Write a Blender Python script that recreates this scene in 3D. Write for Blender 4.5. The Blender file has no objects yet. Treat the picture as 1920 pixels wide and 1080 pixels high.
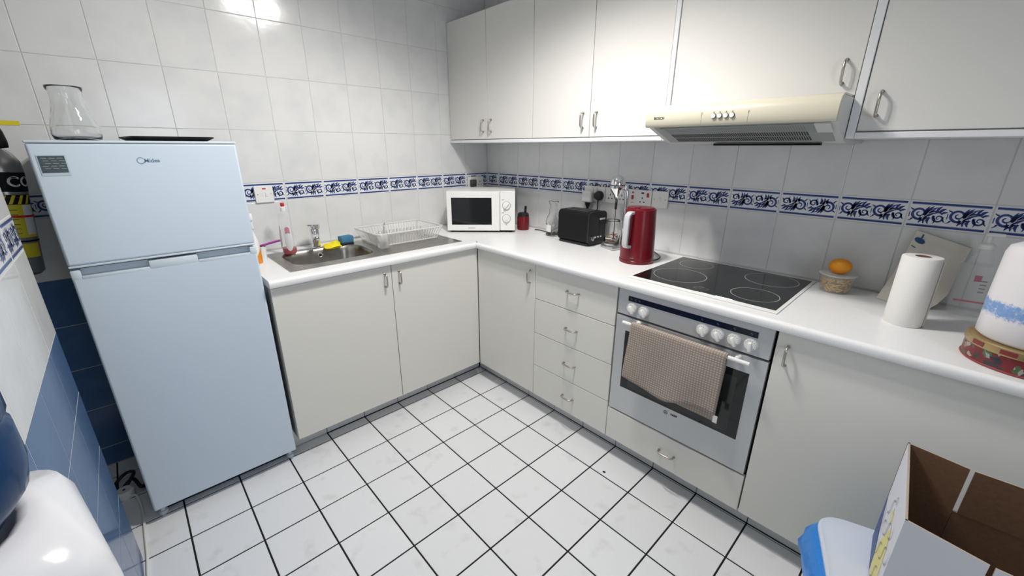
import bpy, bmesh, math, random
from mathutils import Matrix, Vector
random.seed(7)
PI = math.pi
scn = bpy.context.scene
COL = scn.collection

# ------------------------------------------------------------------ camera
def rad(d): return d * PI / 180
CAM = Vector((2.44897, -2.04218, 1.43112))
yaw, pitch, roll = rad(47.20591), rad(-18.65903), rad(0.06291)
fw = Vector((-math.sin(yaw) * math.cos(pitch), math.cos(yaw) * math.cos(pitch), math.sin(pitch)))
r0 = Vector((math.cos(yaw), math.sin(yaw), 0)); u0 = r0.cross(fw)
rr = r0 * math.cos(roll) + u0 * math.sin(roll); uu = -r0 * math.sin(roll) + u0 * math.cos(roll)
cd = bpy.data.cameras.new('camera'); cam = bpy.data.objects.new('camera', cd); COL.objects.link(cam)
cam.matrix_world = Matrix(((rr.x, uu.x, -fw.x, CAM.x), (rr.y, uu.y, -fw.y, CAM.y), (rr.z, uu.z, -fw.z, CAM.z), (0, 0, 0, 1)))
cd.sensor_width = 36; cd.sensor_fit = 'HORIZONTAL'
cd.lens = 772.0376 / 1920 * 36
cd.shift_x = 5.18 / 1920; cd.shift_y = -2.76 / 1920
cd.clip_start = 0.02
scn.camera = cam

# ------------------------------------------------------------------ world, exposure
wd = bpy.data.worlds.new('world'); scn.world = wd; wd.use_nodes = True
wd.node_tree.nodes['Background'].inputs[0].default_value = (0.55, 0.68, 0.9, 1)
wd.node_tree.nodes['Background'].inputs[1].default_value = 0.3
vs = scn.view_settings
vs.view_transform = 'Standard'; vs.look = 'None'; vs.gamma = 1; vs.use_curve_mapping = False
vs.exposure = 0.0
# cool fill light in an unseen window added to the right wall
def area(name, loc, rot, sx, sy, power, col):
    l = bpy.data.lights.new(name, 'AREA'); l.shape = 'RECTANGLE'; l.size = sx; l.size_y = sy
    l.energy = power; l.color = col
    o = bpy.data.objects.new(name, l); COL.objects.link(o); o.location = loc; o.rotation_euler = rot
    return o
WIN = (-1.98, -1.30, 0.85, 2.05)      # y0, y1, z0, z1 of the added window opening in wall_right (x = 3.5)
area('window_fill', (3.60, (WIN[0] + WIN[1]) / 2, (WIN[2] + WIN[3]) / 2), (0, rad(90), 0), 1.15, 0.62, 9, (0.82, 0.90, 1.0))
LAMPS = [(1.30, -1.17), (1.46, -1.004), (1.325, -0.948)]      # three heads of the round ceiling fitting
LAMP_Z, LAMP_W = 2.40, 8.7

# ------------------------------------------------------------------ materials
MATS = {}
def mat(name, col, rough=0.5, metal=0.0, trans=0.0, ior=1.45, alpha=1.0, noise=None, bump=None, rnd=0.0, coat=0.0, emit=None, spec=None):
    if name in MATS: return MATS[name]
    m = bpy.data.materials.new(name); m.use_nodes = True
    nt = m.node_tree; b = nt.nodes['Principled BSDF']
    c4 = (*col, 1)
    b.inputs['Base Color'].default_value = c4
    b.inputs['Roughness'].default_value = rough; b.inputs['Metallic'].default_value = metal
    b.inputs['IOR'].default_value = ior; b.inputs['Transmission Weight'].default_value = trans
    b.inputs['Alpha'].default_value = alpha; b.inputs['Coat Weight'].default_value = coat
    if spec is not None: b.inputs['Specular IOR Level'].default_value = spec
    if emit: b.inputs['Emission Color'].default_value = (*emit[0], 1); b.inputs['Emission Strength'].default_value = emit[1]
    tc = nt.nodes.new('ShaderNodeTexCoord'); vec = tc.outputs['Object']
    oi = nt.nodes.new('ShaderNodeObjectInfo')
    if rnd or noise:
        ad = nt.nodes.new('ShaderNodeVectorMath'); ad.operation = 'ADD'
        sc = nt.nodes.new('ShaderNodeVectorMath'); sc.operation = 'SCALE'; sc.inputs[0].default_value = (37, 91, 53)
        nt.links.new(oi.outputs['Random'], sc.inputs['Scale'])
        nt.links.new(vec, ad.inputs[0]); nt.links.new(sc.outputs[0], ad.inputs[1]); vec = ad.outputs[0]
    out = None
    if noise:      # (scale, second colour, low, high)
        n = nt.nodes.new('ShaderNodeTexNoise'); n.inputs['Scale'].default_value = noise[0]; n.inputs['Detail'].default_value = 5
        nt.links.new(vec, n.inputs['Vector'])
        r = nt.nodes.new('ShaderNodeValToRGB'); r.color_ramp.elements[0].color = c4; r.color_ramp.elements[1].color = (*noise[1], 1)
        r.color_ramp.elements[0].position = noise[2]; r.color_ramp.elements[1].position = noise[3]
        nt.links.new(n.outputs['Fac'], r.inputs['Fac']); out = r.outputs['Color']
    if rnd:
        h = nt.nodes.new('ShaderNodeHueSaturation')
        mr = nt.nodes.new('ShaderNodeMapRange'); mr.inputs['To Min'].default_value = 1 - rnd; mr.inputs['To Max'].default_value = 1 + rnd
        nt.links.new(oi.outputs['Random'], mr.inputs['Value']); nt.links.new(mr.outputs[0], h.inputs['Value'])
        if out: nt.links.new(out, h.inputs['Color'])
        else: h.inputs['Color'].default_value = c4
        out = h.outputs['Color']
    if out: nt.links.new(out, b.inputs['Base Color'])
    if bump:       # (scale, strength, distance)
        n2 = nt.nodes.new('ShaderNodeTexNoise'); n2.inputs['Scale'].default_value = bump[0]; n2.inputs['Detail'].default_value = 3
        nt.links.new(vec, n2.inputs['Vector'])
        bp = nt.nodes.new('ShaderNodeBump'); bp.inputs['Strength'].default_value = bump[1]; bp.inputs['Distance'].default_value = bump[2]
        nt.links.new(n2.outputs['Fac'], bp.inputs['Height']); nt.links.new(bp.outputs[0], b.inputs['Normal'])
    MATS[name] = m
    return m

M_tile = mat('wall_tile_glaze', (0.72, 0.725, 0.725), 0.13, noise=(8, (0.64, 0.65, 0.66), 0.45, 0.8), bump=(14, 0.35, 0.0016), rnd=0.012)
M_band = mat('border_tile_glaze', (0.76, 0.77, 0.80), 0.15, bump=(16, 0.2, 0.001))
M_ink = mat('cobalt_ink', (0.022, 0.048, 0.19), 0.2)
M_ink2 = mat('cobalt_ink_light', (0.10, 0.17, 0.42), 0.2)
M_grout = mat('pale_grout', (0.60, 0.60, 0.59), 0.9)
M_dgrout = mat('black_grout', (0.012, 0.011, 0.011), 0.9)
M_blue = mat('navy_tile_glaze', (0.050, 0.125, 0.28), 0.16, noise=(7, (0.075, 0.165, 0.33), 0.4, 0.75), bump=(12, 0.3, 0.001), rnd=0.06)
M_floor = mat('floor_tile_glaze', (0.84, 0.85, 0.87), 0.24, noise=(11, (0.70, 0.70, 0.70), 0.60, 0.82), bump=(30, 0.15, 0.0006), rnd=0.02)
M_skirt = mat('plinth_tile_glaze', (0.74, 0.75, 0.76), 0.3, rnd=0.03)
M_paint = mat('white_paint', (0.70, 0.70, 0.69), 0.8, bump=(60, 0.1, 0.001))
M_wall2 = mat('grey_paint', (0.42, 0.42, 0.41), 0.8)
M_cab = mat('cream_laminate', (0.735, 0.725, 0.68), 0.42, bump=(400, 0.12, 0.0004))
M_cabup = mat('white_laminate', (0.745, 0.735, 0.705), 0.42, bump=(400, 0.12, 0.0004))
M_rail = mat('white_edge_strip', (0.80, 0.81, 0.83), 0.4)
M_carc = mat('carcass_board', (0.50, 0.49, 0.46), 0.6)
M_dark = mat('dark_gap', (0.02, 0.02, 0.02), 0.8)
M_top = mat('white_worktop', (0.86, 0.865, 0.87), 0.30, noise=(160, (0.80, 0.80, 0.80), 0.55, 0.8))
M_steel = mat('brushed_nickel', (0.52, 0.49, 0.45), 0.30, 1.0)
M_chrome = mat('chrome', (0.82, 0.82, 0.83), 0.10, 1.0)
M_sink = mat('stainless_steel', (0.40, 0.38, 0.35), 0.28, 1.0, noise=(26, (0.33, 0.31, 0.285), 0.4, 0.7))
M_fridge = mat('pale_blue_enamel', (0.59, 0.685, 0.78), 0.36, bump=(900, 0.15, 0.0003))
M_fridge2 = mat('fridge_trim', (0.61, 0.69, 0.76), 0.4)
M_alu = mat('brushed_aluminium', (0.56, 0.575, 0.585), 0.42, 0.35)
M_black = mat('black_plastic', (0.012, 0.012, 0.013), 0.35)
M_mblack = mat('matt_black', (0.010, 0.010, 0.011), 0.5, spec=0.15)
M_bglass = mat('black_glass', (0.008, 0.009, 0.010), 0.06, noise=(500, (0.018, 0.019, 0.02), 0.5, 0.8))
M_disp = mat('display_glass', (0.008, 0.011, 0.028), 0.1)
M_grey = mat('grey_print', (0.30, 0.31, 0.32), 0.5)
M_ring = mat('hob_ring_print', (0.34, 0.34, 0.33), 0.5)
M_white = mat('white_plastic', (0.82, 0.82, 0.80), 0.35)
M_wgloss = mat('glossy_white_plastic', (0.80, 0.81, 0.85), 0.16, bump=(7, 0.15, 0.004))
M_cream = mat('cream_plastic', (0.60, 0.565, 0.45), 0.26)
M_hgrey = mat('hood_grey', (0.36, 0.38, 0.37), 0.5)
M_hside = mat('hood_side_white', (0.66, 0.67, 0.66), 0.5)
M_red = mat('red_plastic', (0.155, 0.004, 0.011), 0.24)
M_redn = mat('red_switch', (0.55, 0.02, 0.02), 0.3)
M_hgw = mat('handle_grey', (0.55, 0.56, 0.58), 0.4)
M_glass = mat('clear_glass', (0.97, 0.98, 0.98), 0.02, trans=1.0, ior=1.45)
M_pet = mat('clear_plastic', (0.86, 0.86, 0.85), 0.10, alpha=0.15)
M_rack = mat('frosted_plastic', (0.84, 0.84, 0.83), 0.3, alpha=0.55)
M_liq = mat('red_soap', (0.62, 0.015, 0.05), 0.1, trans=0.5, ior=1.33)
M_yellow = mat('yellow_cloth', (0.86, 0.72, 0.02), 0.9, bump=(300, 0.5, 0.001))
M_sponge = mat('blue_sponge', (0.06, 0.20, 0.36), 0.95, bump=(220, 0.8, 0.002))
M_dscour = mat('dark_scourer', (0.02, 0.025, 0.03), 0.95)
M_orange = mat('orange_label', (0.80, 0.26, 0.02), 0.4)
M_purple = mat('purple_plastic', (0.30, 0.03, 0.28), 0.35)
M_paper = mat('tissue_paper', (0.84, 0.83, 0.80), 0.95, bump=(180, 0.4, 0.001))
M_kraft = mat('cardboard_brown', (0.165, 0.088, 0.048), 0.9, noise=(120, (0.14, 0.074, 0.04), 0.4, 0.7))
M_cwhite = mat('carton_white', (0.66, 0.68, 0.74), 0.55)
M_cblue = mat('carton_blue', (0.05, 0.10, 0.28), 0.5)
M_cyel = mat('carton_yellow', (0.72, 0.66, 0.24), 0.5)
M_cinkk = mat('carton_ink', (0.16, 0.16, 0.24), 0.5)
M_bag = mat('blue_bin_bag', (0.03, 0.24, 0.72), 0.28, bump=(30, 0.6, 0.006))
M_teal = mat('teal_bin', (0.02, 0.30, 0.34), 0.45)
M_lid = mat('pale_lid', (0.60, 0.66, 0.78), 0.5, bump=(500, 0.1, 0.0004))
M_bottle = mat('blue_polycarbonate', (0.012, 0.055, 0.16), 0.16, trans=0.3, ior=1.2)
M_canvas = mat('calico', (0.66, 0.63, 0.55), 0.95, bump=(250, 0.4, 0.001))
M_gold = mat('gold_tin', (0.42, 0.31, 0.15), 0.35, 0.6)
M_mango = mat('mango_skin', (0.86, 0.30, 0.01), 0.38, noise=(18, (0.70, 0.36, 0.02), 0.45, 0.7))
M_stem = mat('mango_scar', (0.10, 0.05, 0.02), 0.8)
M_pasta = mat('pasta', (0.74, 0.47, 0.11), 0.6)
M_exst = mat('extinguisher_steel', (0.30, 0.30, 0.30), 0.3, 0.7)
M_yel = mat('yellow_label', (0.72, 0.60, 0.03), 0.5)
M_wlab = mat('white_label', (0.75, 0.75, 0.75), 0.5)
M_pinkl = mat('pink_label', (0.55, 0.22, 0.27), 0.5)
M_sticks = mat('pale_sticks', (0.62, 0.60, 0.56), 0.7)
M_brown = mat('cinnamon_sticks', (0.34, 0.12, 0.05), 0.7)
M_sticker = mat('energy_sticker', (0.055, 0.085, 0.10), 0.45)
M_bulb = mat('bulb_glow', (1, 1, 1), 0.5, emit=((1.0, 0.93, 0.84), 14.0))

# towel: woven check in the cloth itself
def towel_mat():
    m = bpy.data.materials.new('taupe_waffle_cloth'); m.use_nodes = True
    nt = m.node_tree; b = nt.nodes['Principled BSDF']; b.inputs['Roughness'].default_value = 0.95
    tc = nt.nodes.new('ShaderNodeTexCoord')
    w1 = nt.nodes.new('ShaderNodeTexWave'); w1.bands_direction = 'X'; w1.inputs['Scale'].default_value = 32; w1.inputs['Distortion'].default_value = 0.6
    w2 = nt.nodes.new('ShaderNodeTexWave'); w2.bands_direction = 'Z'; w2.inputs['Scale'].default_value = 32; w2.inputs['Distortion'].default_value = 0.6
    mx = nt.nodes.new('ShaderNodeMath'); mx.operation = 'MULTIPLY'
    for w in (w1, w2): nt.links.new(tc.outputs['Object'], w.inputs['Vector'])
    nt.links.new(w1.outputs['Fac'], mx.inputs[0]); nt.links.new(w2.outputs['Fac'], mx.inputs[1])
    r = nt.nodes.new('ShaderNodeValToRGB')
    r.color_ramp.elements[0].color = (0.30, 0.245, 0.205, 1); r.color_ramp.elements[1].color = (0.50, 0.425, 0.37, 1)
    r.color_ramp.elements[1].position = 0.7
    nt.links.new(mx.outputs[0], r.inputs['Fac']); nt.links.new(r.outputs['Color'], b.inputs['Base Color'])
    bp = nt.nodes.new('ShaderNodeBump'); bp.inputs['Strength'].default_value = 0.5; bp.inputs['Distance'].default_value = 0.002
    nt.links.new(mx.outputs[0], bp.inputs['Height']); nt.links.new(bp.outputs[0], b.inputs['Normal'])
    return m
M_towel = towel_mat()
def tin_mat():
    m = bpy.data.materials.new('painted_tin'); m.use_nodes = True
    nt = m.node_tree; b = nt.nodes['Principled BSDF']; b.inputs['Roughness'].default_value = 0.3
    tc = nt.nodes.new('ShaderNodeTexCoord'); v = nt.nodes.new('ShaderNodeTexVoronoi'); v.inputs['Scale'].default_value = 62
    nz = nt.nodes.new('ShaderNodeTexNoise'); nz.inputs['Scale'].default_value = 30
    mixv = nt.nodes.new('ShaderNodeMixRGB'); mixv.inputs[0].default_value = 0.06
    nt.links.new(tc.outputs['Object'], mixv.inputs[1]); nt.links.new(tc.outputs['Object'], nz.inputs['Vector']); nt.links.new(nz.outputs['Color'], mixv.inputs[2])
    nt.links.new(mixv.outputs[0], v.inputs['Vector'])
    s = nt.nodes.new('ShaderNodeSeparateColor'); nt.links.new(v.outputs['Color'], s.inputs[0])
    r = nt.nodes.new('ShaderNodeValToRGB'); r.color_ramp.interpolation = 'CONSTANT'
    cols = [(0, (0.15, 0.02, 0.022)), (0.26, (0.045, 0.04, 0.045)), (0.45, (0.30, 0.28, 0.26)), (0.58, (0.17, 0.022, 0.025)), (0.72, (0.07, 0.11, 0.05)), (0.82, (0.03, 0.03, 0.05)), (0.93, (0.28, 0.19, 0.09))]
    els = r.color_ramp.elements
    els[0].position = 0; els[0].color = (*cols[0][1], 1); els[1].position = cols[1][0]; els[1].color = (*cols[1][1], 1)
    for p, c in cols[2:]:
        e = els.new(p); e.color = (*c, 1)
    nt.links.new(s.outputs[0], r.inputs['Fac']); nt.links.new(r.outputs['Color'], b.inputs['Base Color'])
    return m
M_tin = tin_mat()
def wrap_mat():      # printed film of the kitchen roll: a blue floral band between two heights of the roll
    m = bpy.data.materials.new('printed_roll_film'); m.use_nodes = True
    nt = m.node_tree; b = nt.nodes['Principled BSDF']; b.inputs['Roughness'].default_value = 0.35
    tc = nt.nodes.new('ShaderNodeTexCoord'); sx = nt.nodes.new('ShaderNodeSeparateXYZ'); nt.links.new(tc.outputs['Object'], sx.inputs[0])
    n = nt.nodes.new('ShaderNodeTexNoise'); n.inputs['Scale'].default_value = 95; n.inputs['Detail'].default_value = 8; n.inputs['Roughness'].default_value = 0.75
    nt.links.new(tc.outputs['Object'], n.inputs['Vector'])
    d = nt.nodes.new('ShaderNodeMath'); d.operation = 'SUBTRACT'; d.inputs[1].default_value = 0.083; nt.links.new(sx.outputs['Z'], d.inputs[0])
    a = nt.nodes.new('ShaderNodeMath'); a.operation = 'ABSOLUTE'; nt.links.new(d.outputs[0], a.inputs[0])
    mr = nt.nodes.new('ShaderNodeMapRange'); mr.inputs['From Min'].default_value = 0.012; mr.inputs['From Max'].default_value = 0.034
    mr.inputs['To Min'].default_value = 0.16; mr.inputs['To Max'].default_value = -0.3; nt.links.new(a.outputs[0], mr.inputs['Value'])
    s = nt.nodes.new('ShaderNodeMath'); s.operation = 'ADD'; nt.links.new(mr.outputs[0], s.inputs[0]); nt.links.new(n.outputs['Fac'], s.inputs[1])
    r = nt.nodes.new('ShaderNodeValToRGB'); r.color_ramp.elements[0].position = 0.47; r.color_ramp.elements[1].position = 0.66
    r.color_ramp.elements[0].color = (0.82, 0.80, 0.82, 1); r.color_ramp.elements[1].color = (0.20, 0.36, 0.68, 1)
    nt.links.new(s.outputs[0], r.inputs['Fac']); nt.links.new(r.outputs['Color'], b.inputs['Base Color'])
    bp = nt.nodes.new('ShaderNodeBump'); bp.inputs['Strength'].default_value = 0.35; bp.inputs['Distance'].default_value = 0.004
    n2 = nt.nodes.new('ShaderNodeTexNoise'); n2.inputs['Scale'].default_value = 22; nt.links.new(tc.outputs['Object'], n2.inputs['Vector'])
    nt.links.new(n2.outputs['Fac'], bp.inputs['Height']); nt.links.new(bp.outputs[0], b.inputs['Normal'])
    return m
M_wrap = wrap_mat()

# ------------------------------------------------------------------ mesh builder
class MB:
    def __init__(s): s.v = []; s.f = []; s.m = []; s.s = []
    def add(s, v, f, mi=0, smooth=False, T=None):
        o = len(s.v)
        s.v += [tuple(T @ Vector(p)) for p in v] if T is not None else [tuple(p) for p in v]
        s.f += [tuple(o + i for i in q) for q in f]; s.m += [mi] * len(f); s.s += [smooth] * len(f)
        return s
    def box(s, x0, x1, y0, y1, z0, z1, c=0.0, mi=0, T=None):
        if c <= 0:
            v = [(x, y, z) for z in (z0, z1) for y in (y0, y1) for x in (x0, x1)]
            return s.add(v, [(0, 2, 3, 1), (4, 5, 7, 6), (0, 1, 5, 4), (2, 6, 7, 3), (0, 4, 6, 2), (1, 3, 7, 5)], mi, False, T)
        return s.rbox(x0, x1, y0, y1, z0, z1, c, 1, mi, T)
    def rbox(s, x0, x1, y0, y1, z0, z1, r, seg=3, mi=0, T=None, only=None):
        bm = bmesh.new(); bmesh.ops.create_cube(bm, size=1)
        for p in bm.verts: p.co = Vector(((x0 + x1) / 2 + p.co.x * (x1 - x0), (y0 + y1) / 2 + p.co.y * (y1 - y0), (z0 + z1) / 2 + p.co.z * (z1 - z0)))
        ed = [e for e in bm.edges if only is None or abs((e.verts[0].co - e.verts[1].co)['xyz'.index(only)]) > 1e-6]
        bmesh.ops.bevel(bm, geom=ed, offset=r, segments=seg, affect='EDGES', profile=0.5)
        bm.verts.index_update()
        v = [p.co[:] for p in bm.verts]; f = [[q.index for q in p.verts] for p in bm.faces]
        bm.normal_update(); soft = [seg > 1 and max(abs(c) for c in p.normal) < 0.9995 for p in bm.faces]; bm.free()
        s.add(v, f, mi, False, T); s.s[-len(f):] = soft      # flat faces stay flat, only the rounded edges are smooth
        return s
    def lathe(s, prof, n=28, c=(0, 0, 0), mi=0, T=None, sx=1, sy=1, smooth=True, cap=True):
        v = []; f = []
        for r, z in prof:
            for k in range(n):
                a = 2 * PI * k / n; v.append((c[0] + r * math.cos(a) * sx, c[1] + r * math.sin(a) * sy, c[2] + z))
        L = len(prof)
        for i in range(L - 1):
            for k in range(n):
                f.append((i * n + k, i * n + (k + 1) % n, (i + 1) * n + (k + 1) % n, (i + 1) * n + k))
        if cap:
            if prof[0][0] > 1e-6: f.append(tuple(reversed(range(n))))
            if prof[-1][0] > 1e-6: f.append(tuple(range((L - 1) * n, L * n)))
        return s.add(v, f, mi, smooth, T)
    def cyl(s, p0, p1, r, n=16, mi=0, r2=None, smooth=True):
        return s.tube([p0, p1], r, n, mi, r2=r2)
    def tube(s, pts, r, n=10, mi=0, r2=None, closed=False, flat=1.0):
        P = [Vector(p) for p in pts]; v = []; f = []; up = Vector((0, 0, 1)); prev = None
        L = len(P)
        for i, p in enumerate(P):
            if closed: t = P[(i + 1) % L] - P[i - 1]
            else: t = P[min(i + 1, L - 1)] - P[max(i - 1, 0)]
            t.normalize()
            if prev is None:
                a = up.cross(t)
                if a.length < 1e-3: a = Vector((1, 0, 0)).cross(t)
                a.normalize()
            else:
                a = prev - t * prev.dot(t); a.normalize()
            prev = a; b = t.cross(a)
            q = r if r2 is None else r + (r2 - r) * i / (L - 1)
            for k in range(n):
                w = 2 * PI * k / n; v.append(p + (a * math.cos(w) + b * math.sin(w) * flat) * q)
        for i in range(L if closed else L - 1):
            j = (i + 1) % L
            for k in range(n): f.append((i * n + k, i * n + (k + 1) % n, j * n + (k + 1) % n, j * n + k))
        if not closed: f += [tuple(reversed(range(n))), tuple(range((L - 1) * n, L * n))]
        return s.add(v, f, mi, True)
    def prism(s, poly, axis, a, b, mi=0, T=None, smooth=False, caps=True, mic=None):
        n = len(poly)
        def P(u, w, t): return {'x': (t, u, w), 'y': (u, t, w), 'z': (u, w, t)}[axis]
        v = [P(u, w, a) for u, w in poly] + [P(u, w, b) for u, w in poly]
        s.add(v, [(i, (i + 1) % n, n + (i + 1) % n, n + i) for i in range(n)], mi, smooth, T)
        if caps:
            s.add(v, [tuple(reversed(range(n))), tuple(range(n, 2 * n))], mi if mic is None else mic, False, T)
        return s
    def grid(s, fn, nu, nv, mi=0, smooth=True, T=None, loop=False):
        v = [fn(i / (nu if loop else nu - 1), j / (nv - 1)) for j in range(nv) for i in range(nu)]
        f = []
        for j in range(nv - 1):
            for i in range(nu if loop else nu - 1):
                k = (i + 1) % nu
                f.append((j * nu + i, j * nu + k, (j + 1) * nu + k, (j + 1) * nu + i))
        return s.add(v, f, mi, smooth, T)
    def text(s, txt, size, T, mi=0, bold=0.0):
        cu = bpy.data.curves.new('t', 'FONT'); cu.body = txt; cu.size = size; cu.resolution_u = 3; cu.offset = bold; cu.align_x = 'CENTER'; cu.align_y = 'CENTER'
        ob = bpy.data.objects.new('t', cu); COL.objects.link(ob)
        me = bpy.data.meshes.new_from_object(ob.evaluated_get(bpy.context.evaluated_depsgraph_get()))
        v = [p.co[:] for p in me.vertices]; f = [tuple(p.vertices) for p in me.polygons]
        bpy.data.objects.remove(ob); bpy.data.curves.remove(cu); bpy.data.meshes.remove(me)
        return s.add(v, f, mi, False, T)
    def stroke(s, pts, w0, w1, T, mi=0, wm=None):      # flat tapered brush stroke in the local xy plane
        n = len(pts); v = []; f = []
        for i, p in enumerate(pts):
            a = pts[max(i - 1, 0)]; b = pts[min(i + 1, n - 1)]; tx, ty = b[0] - a[0], b[1] - a[1]; L = math.hypot(tx, ty) or 1
            t = i / (n - 1); w = w0 + (w1 - w0) * t
            if wm is not None: w = (w0 * (1 - t) + w1 * t) * abs(1 - 2 * t) + wm * (1 - abs(1 - 2 * t))
            nx, ny = -ty / L * w / 2, tx / L * w / 2
            v += [(p[0] + nx, p[1] + ny, 0), (p[0] - nx, p[1] - ny, 0)]
        f = [(2 * i, 2 * i + 1, 2 * i + 3, 2 * i + 2) for i in range(n - 1)]
        return s.add(v, f, mi, False, T)
    def mesh(s, name, mats):
        me = bpy.data.meshes.new(name); me.from_pydata(s.v, [], s.f)
        for m in (mats if isinstance(mats, (list, tuple)) else [mats]): me.materials.append(m)
        me.polygons.foreach_set('material_index', s.m); me.polygons.foreach_set('use_smooth', s.s)
        bm = bmesh.new(); bm.from_mesh(me); bmesh.ops.recalc_face_normals(bm, faces=bm.faces)
        bm.to_mesh(me); bm.free(); me.update()
        return me
    def build(s, name, mats, parent=None, loc=None, rz=0.0, autosm=None):
        me = s.mesh(name, mats)
        o = bpy.data.objects.new(name, me); COL.objects.link(o)
        if parent: o.parent = parent
        if loc: o.location = loc
        if rz: o.rotation_euler = (0, 0, rz)
        if autosm: me.set_sharp_from_angle(angle=rad(autosm))
        return o
def sharp(o, a=35): o.data.set_sharp_from_angle(angle=rad(a)); return o
def tag(o, label, cat, group=None):
    o['label'] = label; o['category'] = cat
    if group: o['group'] = group
    return o
def thing(name, label, cat, loc=(0, 0, 0), rz=0.0, group=None):
    o = bpy.data.objects.new(name, None); COL.objects.link(o); o.location = loc; o.rotation_euler = (0, 0, rz)
    o.empty_display_size = 0.05
    return tag(o, label, cat, group)
def struct(o): o['kind'] = 'structure'; return o
def stuff(o): o['kind'] = 'stuff'; return o
def XF(loc, right, up):      # local x -> right, local y -> up, local z -> out of the surface
    r = Vector(right).normalized(); u = Vector(up).normalized(); n = r.cross(u)
    return Matrix(((r.x, u.x, n.x, loc[0]), (r.y, u.y, n.y, loc[1]), (r.z, u.z, n.z, loc[2]), (0, 0, 0, 1)))
FRONT = lambda x, z, y: XF((x, y, z), (1, 0, 0), (0, 0, 1))       # faces -y

# ------------------------------------------------------------------ structure
H = 2.55; XR = 3.5; YB = -2.75; PILX0, PILX1, PILY = 0.72, 1.50, -2.272
ZR = [0.9126, 1.163, 1.259, 1.5096, 1.757, 2.006, 2.255, 2.505]      # wall tile rows (second is the border)
G = 0.0016
fl = struct(MB().box(-0.12, XR + 0.12, YB - 0.12, 0.12, -0.12, -0.0022).build('floor', M_dgrout))
ce = struct(MB().box(-0.12, XR + 0.12, YB - 0.12, 0.12, H, H + 0.1).build('ceiling', M_paint))
wl = struct(MB().box(-0.12, -G, YB, 0.12, -0.002, H).build('wall_left', M_grout))
wb = struct(MB().box(0, XR, G, 0.12, -0.002, H).build('wall_back', M_grout))
wf = struct(MB().box(PILX0 + 0.001, PILX1, YB, PILY - 0.0005, -0.002, H).build('wall_front', M_grout))
wr0 = struct(MB().box(-0.12, XR + 0.12, YB - 0.12, YB, -0.002, H).build('wall_rear', M_wall2))
m = MB()
m.box(XR, XR + 0.12, YB, WIN[0], 0, H).box(XR, XR + 0.12, WIN[1], 0.12, 0, H)
m.box(XR, XR + 0.12, WIN[0], WIN[1], 0, WIN[2]).box(XR, XR + 0.12, WIN[0], WIN[1], WIN[3], H)
wr = struct(m.build('wall_right', M_wall2))
m = MB(); y0, y1, z0, z1 = WIN
for a in ((y0, y0 + 0.05, z0, z1), (y1 - 0.05, y1, z0, z1), (y0 + 0.05, y1 - 0.05, z0, z0 + 0.05), (y0 + 0.05, y1 - 0.05, z1 - 0.05, z1)):
    m.box(XR + 0.02, XR + 0.07, *a)
win = struct(m.build('added_window', M_white))  # unseen window frame, added around the cool fill light

# tile pieces: shared meshes with softened edges
TM = {}
def tile_mesh(w, h, t, c, matl, key):
    k = (round(w, 4), round(h, 4), t, key)
    if k not in TM:
        a, b = w / 2, h / 2; i, j = a - c, b - c
        v = [(-a, -b, -t), (a, -b, -t), (a, b, -t), (-a, b, -t), (-a, -b, -c * 0.5), (a, -b, -c * 0.5), (a, b, -c * 0.5), (-a, b, -c * 0.5), (-i, -j, 0), (i, -j, 0), (i, j, 0), (-i, j, 0)]
        f = [(0, 1, 5, 4), (1, 2, 6, 5), (2, 3, 7, 6), (3, 0, 4, 7), (4, 5, 9, 8), (5, 6, 10, 9), (6, 7, 11, 10), (7, 4, 8, 11), (8, 9, 10, 11)]
        TM[k] = MB().add(v, f).mesh('tile', matl)
    return TM[k]
def put(name, me, parent, T):
    o = bpy.data.objects.new(name, me); COL.objects.link(o); o.parent = parent; o.matrix_local = T
    return o

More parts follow.
